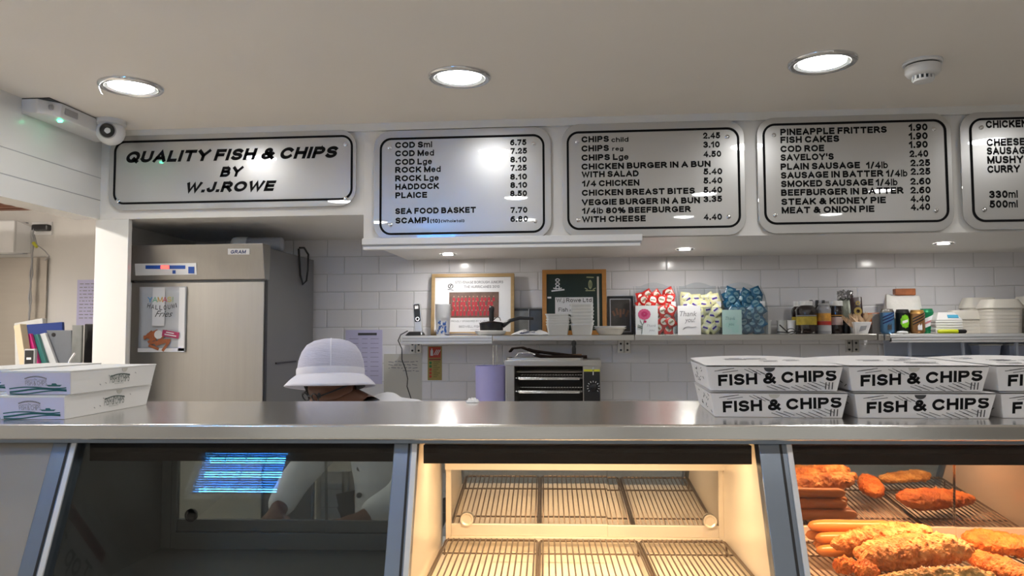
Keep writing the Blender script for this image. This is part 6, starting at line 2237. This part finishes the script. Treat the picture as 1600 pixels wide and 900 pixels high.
def sea_box(label, u, vfront, z, rz=0.0):
    w0, w1, d0, d1, h = .0655, .0705, .155, .166, .0478
    t = thing('sea_print_box', label, 'box', CW(u, vfront + d0, z), AC + rz, 'sea-printed takeaway boxes on the counter')
    box_shell(w0, w1, d0, d1, h - .0025).build('tray', M_CARD, t, bevel=.0012)
    MB().b2(-w1 - .0008, -d1 - .0005, h - .0025, w1 + .0008, d1 + .0005, h).build('lid', M_CARD, t, bevel=.0008)
    th = atan((d1 - d0) / h)
    FM = Matrix.Translation((0, -d0 - .0005, 0)) @ Matrix.Rotation(th, 4, 'X')
    mb = MB()
    mb.M = FM
    mb.hexa([(-w0 + .001, -.0004, .001), (w0 - .001, -.0004, .001), (w0 - .001, 0, .001), (-w0 + .001, 0, .001)], [(-w1 + .001, -.0004, h - .003), (w1 - .001, -.0004, h - .003), (w1 - .001, 0, h - .003), (-w1 + .001, 0, h - .003)])
    e_ = mb.build('end_print', M_LILAC_CARD, t)
    mb = MB()
    mb.M = FM
    for k, (z0, ht) in enumerate(((.0025, .0022), (.0065, .0035), (.0115, .0022))):
        n_ = 18
        for i in range(n_):
            a_, b_ = -.058 + .116 * i / n_, -.058 + .116 * (i + 1) / n_
            f = lambda x: z0 + .0024 * sin(x * 48 + k * 1.4) + (x + .058) * .03
            mb.prism([(a_, f(a_)), (b_, f(b_)), (b_, f(b_) + ht), (a_, f(a_) + ht)], -.0010, -.0005)
    mb.prism([(.022, .0175), (.046, .0175), (.050, .0205), (.040, .0205), (.038, .0235), (.030, .0235), (.029, .0205), (.018, .0205)], -.0010, -.0005)
    mb.build('teal_waves', M_TEAL, e_)

    def words(M, s):
        mb = MB()
        mb.M = M
        mb.text('FISH & CHIPS', -.002, .0195, .0095 * s, .044 * s, 'C', -.0010, -.0, 0)
        mb.text('The', -.002, .0300, .0035 * s, .006 * s, 'C', -.0010, 0, .3)
        for k in range(15):
            x = (k - 7) / 7
            mb.box((-.002 + x * .021 * s, -.001, .0335 + .0042 * (1 - x * x)), (.0022 * s, .0004, .0024), (0, x * .35, 0))
        mb.b2(-.022 * s, -.0011, .0305, -.006, -.0006, .0309).b2(.004, -.0011, .0305, .020 * s, -.0006, .0309)
        mb.b2(-.012 * s, -.0011, .0168, .008 * s, -.0006, .0172)
        return mb
    words(FM, 1.0).build('end_lettering', M_GREYINK, e_)
    ths = atan((w1 - w0) / h)
    SM = Matrix.Translation((w0 + .0004, 0, 0)) @ Matrix.Rotation(pi / 2, 4, 'Z') @ Matrix.Rotation(ths, 4, 'X')
    words(SM @ Matrix.Translation((.015, 0, -.005)), 1.75).build('side_lettering', M_OLIVE, t)
    mb = MB()
    mb.M = SM
    mb.prism([(.028 + .011 * cos(pi + pi * k / 10), h - .003 + .0085 * sin(pi + pi * k / 10)) for k in range(11)], -.0010, -.0004)
    mb.build('thumb_notch', M_CREAM, t)
    mb = MB()
    mb.M = SM
    for x, z in ((-.03, .031), (-.04, .016), (.075, .032), (-.06, .014)):
        mb.box((x, -.0008, z), (.005, .0004, .001), (0, .5, 0))
    mb.build('print_specks', M_GREYINK, t)
    return t


sea_box('lower white box with a teal wave end, at the left of the counter', -1.016, 1.490, ZK)
sea_box('upper white box with a teal wave end, stacked at the left of the counter', -1.005, 1.490, ZK + .0485)
sea_box('lower teal wave box of the far left stack, at the frame edge', -1.192, 1.575, ZK)
sea_box('upper teal wave box of the far left stack, peeping in at the frame edge', -1.190, 1.575, ZK + .0485)
# crumpled white paper at the back edge of the counter
t = MB()
random.seed(4)
t.grid(lambda a, b: ((a - .5) * .03, (b - .5) * .03, .008 * (1 - (2 * a - 1) ** 4) * (1 - (2 * b - 1) ** 4) * (1 + .8 * noise.noise((a * 5, b * 5, 2)))), 16, 12)
o = tag(t.build('paper_scrap', M_PAPER, None, 40), 'small crumpled white paper scrap at the back edge of the counter below the fire sign', 'paper')
o.location = CW(-.178, 1.862, ZK + .0006)

# ---------------------------------------------------------------- behind the customer: what the glass and boards mirror
u0, u1, z0, z1, vk = -1.48, -1.12, 2.165, 2.415, -.1
t = thing('fly_killer', 'blue-lit electric fly killer hung from the ceiling behind the customer', 'fly killer', CW((u0 + u1) / 2, vk, z0), AC)
hw, hh = (u1 - u0) / 2, z1 - z0
mb = MB().b2(-hw - .03, -.09, -.03, hw + .03, -.075, hh + .02).b2(-hw - .03, -.09, -.03, -hw, .02, hh + .02).b2(hw, -.09, -.03, hw + .03, .02, hh + .02).b2(-hw - .03, -.09, hh, hw + .03, .02, hh + .02).b2(-hw - .03, -.09, -.03, hw + .03, .02, 0)
mb.build('housing', M_WHITEPL, t, bevel=.004)
m_uv = emit('uv_tube', (.10, .48, 1.0), 26)
for k in range(3):
    MB().lathe(((.013, -hw * .96), (.013, hw * .96)), (0, -.035, hh * (.2 + .3 * k)), 14, 'X').build('uv_tube', m_uv, t, 60)
MB().b2(-hw, -.074, 0, hw, -.070, hh).build('back_reflector', mat('uv_reflector', (.25, .50, .80), .3, .4), t)
mb = MB()
for k in range(22):
    mb.tube([(-hw, .004, hh * k / 21), (hw, .004, hh * k / 21)], .0032, 5)
for k in range(5):
    mb.tube([(-hw + 2 * hw * k / 4, .006, 0), (-hw + 2 * hw * k / 4, .006, hh)], .002, 5)
mb.build('guard_grille', M_DARKMETAL, t)
mb = MB()
for x in (-hw * .8, hw * .8):
    mb.b2(x - .01, -.06, hh + .02, x + .01, -.04, ZC - z0)
mb.build('hanging_straps', M_STEEL, t)
t = thing('wall_poster', 'white poster with a red band on the side wall behind the customer', 'poster', (XL, -.70, 1.95))
mb = MB()
mb.M = Matrix.Rotation(pi / 2, 4, 'Z')
mb.b2(-.36, -.006, 0, .36, -.001, .46)
mb.build('sheet', M_PAPER, t)
mb = MB()
mb.M = Matrix.Rotation(pi / 2, 4, 'Z')
mb.b2(-.36, -.0072, .36, .36, -.0061, .42)
mb.build('red_band', mat('band_red', (.35, .02, .03), .5), t)
mb = MB()
mb.M = Matrix.Rotation(pi / 2, 4, 'Z')
mb.text('Top 3 S', -.30, .20, .11, .52, 'L', -.0068, .02)
mb.build('lettering', M_INK, t)

# ---------------------------------------------------------------- the worker in the white hat
def skin(name, verts, edges, radii, material, parent, sub=2, root=0):
    me = bpy.data.meshes.new(name)
    me.from_pydata(verts, edges, [])
    o = bpy.data.objects.new(name, me)
    COL.objects.link(o)
    me.materials.append(material)
    o.modifiers.new('Skin', 'SKIN')
    for i, v in enumerate(me.skin_vertices[0].data):
        r_ = radii[i]
        v.radius = (r_, r_) if isinstance(r_, (int, float)) else r_
        v.use_root = (i == root)
    o.modifiers['Skin'].use_smooth_shade = True
    s = o.modifiers.new('Sub', 'SUBSURF')
    s.levels = s.render_levels = sub
    if parent:
        o.parent = parent
    return o


class Skel:
    def __init__(s):
        s.v, s.e, s.r = [], [], []

    def chain(s, start, pts):
        prev = start
        for p, r_ in pts:
            s.v.append(Vector(p))
            s.r.append(r_)
            i = len(s.v) - 1
            if prev is not None:
                s.e.append((prev, i))
            prev = i
        return prev


BASE = Vector((-.70, 2.68, 0))
M_SKIN = mat('brown_skin', (.16, .065, .035), .5, var=.1, scale=20)
M_COAT = mat('white_coat', (.72, .72, .75), .7, var=.03, bump=.15, bscale=25)
M_HAT = mat('white_hat', (.74, .74, .84), .8, var=.03, bump=.08, bscale=120)
M_HATBAND = mat('hat_weave', (.60, .60, .74), .85, var=.06, scale=10, bump=.5, bscale=40, stretch=(1, 1, 14))
M_HAIR = mat('black_hair', (.010, .008, .007), .5, var=.3, scale=60, bump=.5, bscale=160)
per = thing('person', 'worker in a white bucket hat and white coat stooping behind the counter', 'person', BASE)
W2 = lambda x, y, z: Vector((x, y, z)) - BASE
hd = Vector((-.845, 2.585, 1.318))                 # centre of the head
fwd = Vector((-.62, -.70, -.34)).normalized()
side = Vector((.75, -.66, 0)).normalized()
upv = side.cross(fwd).normalized()
if upv.z < 0:
    upv = -upv
hp_ = lambda f, s_, u: hd - BASE + fwd * f + side * s_ + upv * u
sk = Skel()
p0 = sk.chain(None, [(W2(-.66, 2.70, .90), .120)])
spine = sk.chain(p0, [(W2(-.67, 2.70, 1.02), .112), (W2(-.69, 2.69, 1.14), .118)])
neck = sk.chain(spine, [(W2(-.735, 2.665, 1.222), .055), (W2(-.775, 2.635, 1.262), .050)])
sk.chain(neck, [(hp_(-.005, 0, -.055), .066), (hp_(-.004, 0, .0), .080), (hp_(-.012, 0, .055), .074)])
hj = len(sk.v) - 3
sk.chain(hj, [(hp_(.055, 0, -.075), .034)])                       # chin
sk.chain(hj + 1, [(hp_(.075, 0, -.018), .020), (hp_(.098, 0, -.028), .010)])   # nose
for s_ in (-1, 1):
    sk.chain(hj + 1, [(hp_(-.012, s_ * .078, -.01), .016), (hp_(-.02, s_ * .090, -.004), .009)])   # ears


def arm(S, E, Wr, palm_dir, curl, thumb):
    a_ = sk.chain(spine, [(S, .062), (S.lerp(E, .5), .050), (E, .043), (E.lerp(Wr, .55), .036), (Wr, .027)])
    pd = palm_dir.normalized()
    lat = pd.cross(Vector((0, 0, 1))).normalized()
    pm = Wr + pd * .045
    sk.chain(a_, [(pm, (.036, .018))])
    pi_ = len(sk.v) - 1
    for k, (off, ln) in enumerate(((-.030, .070), (-.010, .080), (.010, .076), (.029, .060))):
        b0 = pm + pd * .03 + lat * off
        sk.chain(pi_, [(b0, .0095), (b0 + pd * ln * .5 + Vector((0, 0, .004)), .0085), (b0 + pd * ln + Vector((0, 0, -curl)), .0075)])
    t0 = pm + lat * thumb * .035 - pd * .01
    sk.chain(pi_, [(t0, .011), (t0 + pd * .028 + lat * thumb * .018, .0095), (t0 + pd * .05 + lat * thumb * .022 + Vector((0, 0, -.006)), .008)])


Sa, Sb = W2(-.545, 2.575, 1.205), W2(-.86, 2.80, 1.175)
Ea, Wa = W2(-.56, 2.46, .99), W2(-.68, 2.33, .925)
Eb, Wb = W2(-.99, 2.62, .99), W2(-.97, 2.41, .925)
arm(Sa, Ea, Wa, Vector((-.8, -.5, -.05)), .012, 1)
arm(Sb, Eb, Wb, Vector((.15, -.9, -.05)), .012, -1)
for hip, knee, ank, toe in ((W2(-.58, 2.66, .84), W2(-.58, 2.63, .48), W2(-.57, 2.68, .09), W2(-.62, 2.56, .035)), (W2(-.75, 2.76, .84), W2(-.77, 2.72, .48), W2(-.76, 2.78, .09), W2(-.82, 2.67, .035))):
    sk.chain(p0, [(hip, .088), (hip.lerp(knee, .5), .074), (knee, .056), (knee.lerp(ank, .45), .052), (ank, .036), (toe, .032)])
skin('body', sk.v, sk.e, sk.r, M_SKIN, per)

ck = Skel()
c0 = ck.chain(None, [(W2(-.66, 2.70, .80), .150)])
c1 = ck.chain(c0, [(W2(-.66, 2.70, .92), .142), (W2(-.67, 2.70, 1.03), .134), (W2(-.69, 2.69, 1.15), .138)])
ck.chain(c1, [(W2(-.695, 2.668, 1.235), .088), (W2(-.722, 2.650, 1.272), .066)])
for S, E, Wr in ((Sa, Ea, Wa), (Sb, Eb, Wb)):
    ck.chain(c1, [(S, .078), (S.lerp(E, .5), .064), (E, .058), (E.lerp(Wr, .55), .051), (E.lerp(Wr, .90), .044)])
coat = skin('coat', ck.v, ck.e, ck.r, M_COAT, per)
mb = MB()
tors = Vector((-.62, -.75, 0)).normalized()
for z in (.86, .95, 1.04, 1.12):
    c = W2(-.665, 2.70, z) + tors * .137
    mb.lathe(((.009, -.003), (.009, .003)), (c.x, c.y, c.z), 12, 'Y')
mb.build('buttons', M_INK, coat)
lk = Skel()
l0 = lk.chain(None, [(W2(-.66, 2.70, .86), .125)])
for hip, knee, ank in ((W2(-.58, 2.66, .82), W2(-.58, 2.63, .48), W2(-.57, 2.68, .12)), (W2(-.75, 2.76, .82), W2(-.77, 2.72, .48), W2(-.76, 2.78, .12))):
    lk.chain(l0, [(hip, .100), (hip.lerp(knee, .5), .086), (knee, .070), (knee.lerp(ank, .5), .066), (ank, .056)])
skin('trousers', lk.v, lk.e, lk.r, mat('dark_trousers', (.03, .03, .035), .7), per)
# hair at the back and sides of the head
mb = MB()
HM = Matrix.Translation(hd - BASE)
rot = Matrix((side, fwd, upv)).transposed().to_4x4()
mb.M = HM @ rot
mb.grid(lambda a, b: (.092 * cos(-.35 + (pi + .7) * -a) * (1 - .12 * b), -.012 + .104 * sin(-.35 + (pi + .7) * -a) * (1 - .05 * b), .035 - .095 * b * (1 - .35 * abs(2 * a - 1))), 26, 8)
o = mb.build('hair', M_HAIR, per, 60)
sm_ = o.modifiers.new('Solid', 'SOLIDIFY')
sm_.thickness = .012
mb = MB()
mb.M = HM @ rot
for s_ in (-1, 1):
    mb.lathe(((.002, .004), (.007, .002), (.010, -.004)), (s_ * .030, .074, .000), 16, 'Y')
eyes = mb.build('eyes', M_INK, per, 60)
mb = MB()
mb.M = HM @ rot
for s_ in (-1, 1):
    mb.tube([(s_ * .032 + .020 * cos(q * pi / 8), .090, .000 + .015 * sin(q * pi / 8)) for q in range(17)], .0022, 6)
    mb.tube([(s_ * .052, .089, .004), (s_ * .080, .05, .008), (s_ * .088, -.02, .006)], .0025, 6)
mb.tube([(-.012, .090, .004), (.012, .090, .004)], .0022, 6)
mb.build('spectacles', M_BLACKPL, per, 60)
mb = MB()
mb.M = HM @ rot
mb.tube([(-.022, .086, -.062), (0, .092, -.060), (.022, .086, -.062)], [.003, .006, .003], 8)
mb.build('lips', mat('lips', (.18, .05, .04), .5), per, 60)
# the hat
hb = wp(516.5, 597, 2.585)
hat = thing('bucket_hat', '', '')
for k_ in ('label', 'category'):
    del hat[k_]
hat.parent = per
hat.location = Vector((hb.x, 2.585, hb.z)) - BASE
hat.rotation_euler = (radians(-7), radians(-2), 0)
prof = [(.1135, .020), (.1125, .040), (.108, .072), (.098, .102), (.082, .126), (.058, .140), (.030, .147), (.002, .149)]
hat_name = hat
MB().lathe(prof, n=44, sy=1.03).build('crown', M_HATBAND, hat, 80)
mb = MB().lathe([(.1145, .022), (.1150, .040), (.1135, .046)], n=44, sy=1.03, cap=False)
mb.build('band', M_HAT, hat, 80)
mb = MB()
mb.grid(lambda a, b: ((.114 + .040 * b) * cos(2 * pi * a), (.1175 + .040 * b) * sin(2 * pi * a), .024 - .030 * b - .010 * b * b + .004 * b * sin(4 * pi * a + 1)), 56, 7)
o = mb.build('brim', M_HAT, hat, 80)
o.modifiers.new('Solid', 'SOLIDIFY').thickness = .004
mb = MB()
for q in (-1.25, .35):
    mb.tube([(r_ * 1.005 * cos(q), r_ * 1.035 * sin(q), h_) for r_, h_ in prof[1:]], .0022, 6)
mb.build('seams', M_HAT, hat, 60)

# unseen fill light added to brighten the side room's pale wall
t = thing('fill_batten', 'unseen light fitting added to brighten the side room', 'ceiling light', (-3.1, 2.55, 2.35))
MB().b2(-.08, -.3, -.05, .08, .3, 0).build('body', M_WHITEPL, t, bevel=.004)
MB().b2(-.06, -.28, -.075, .06, .28, -.0505).build('diffuser', emit('fill_batten_glow', (1, .93, .84), 55), t)
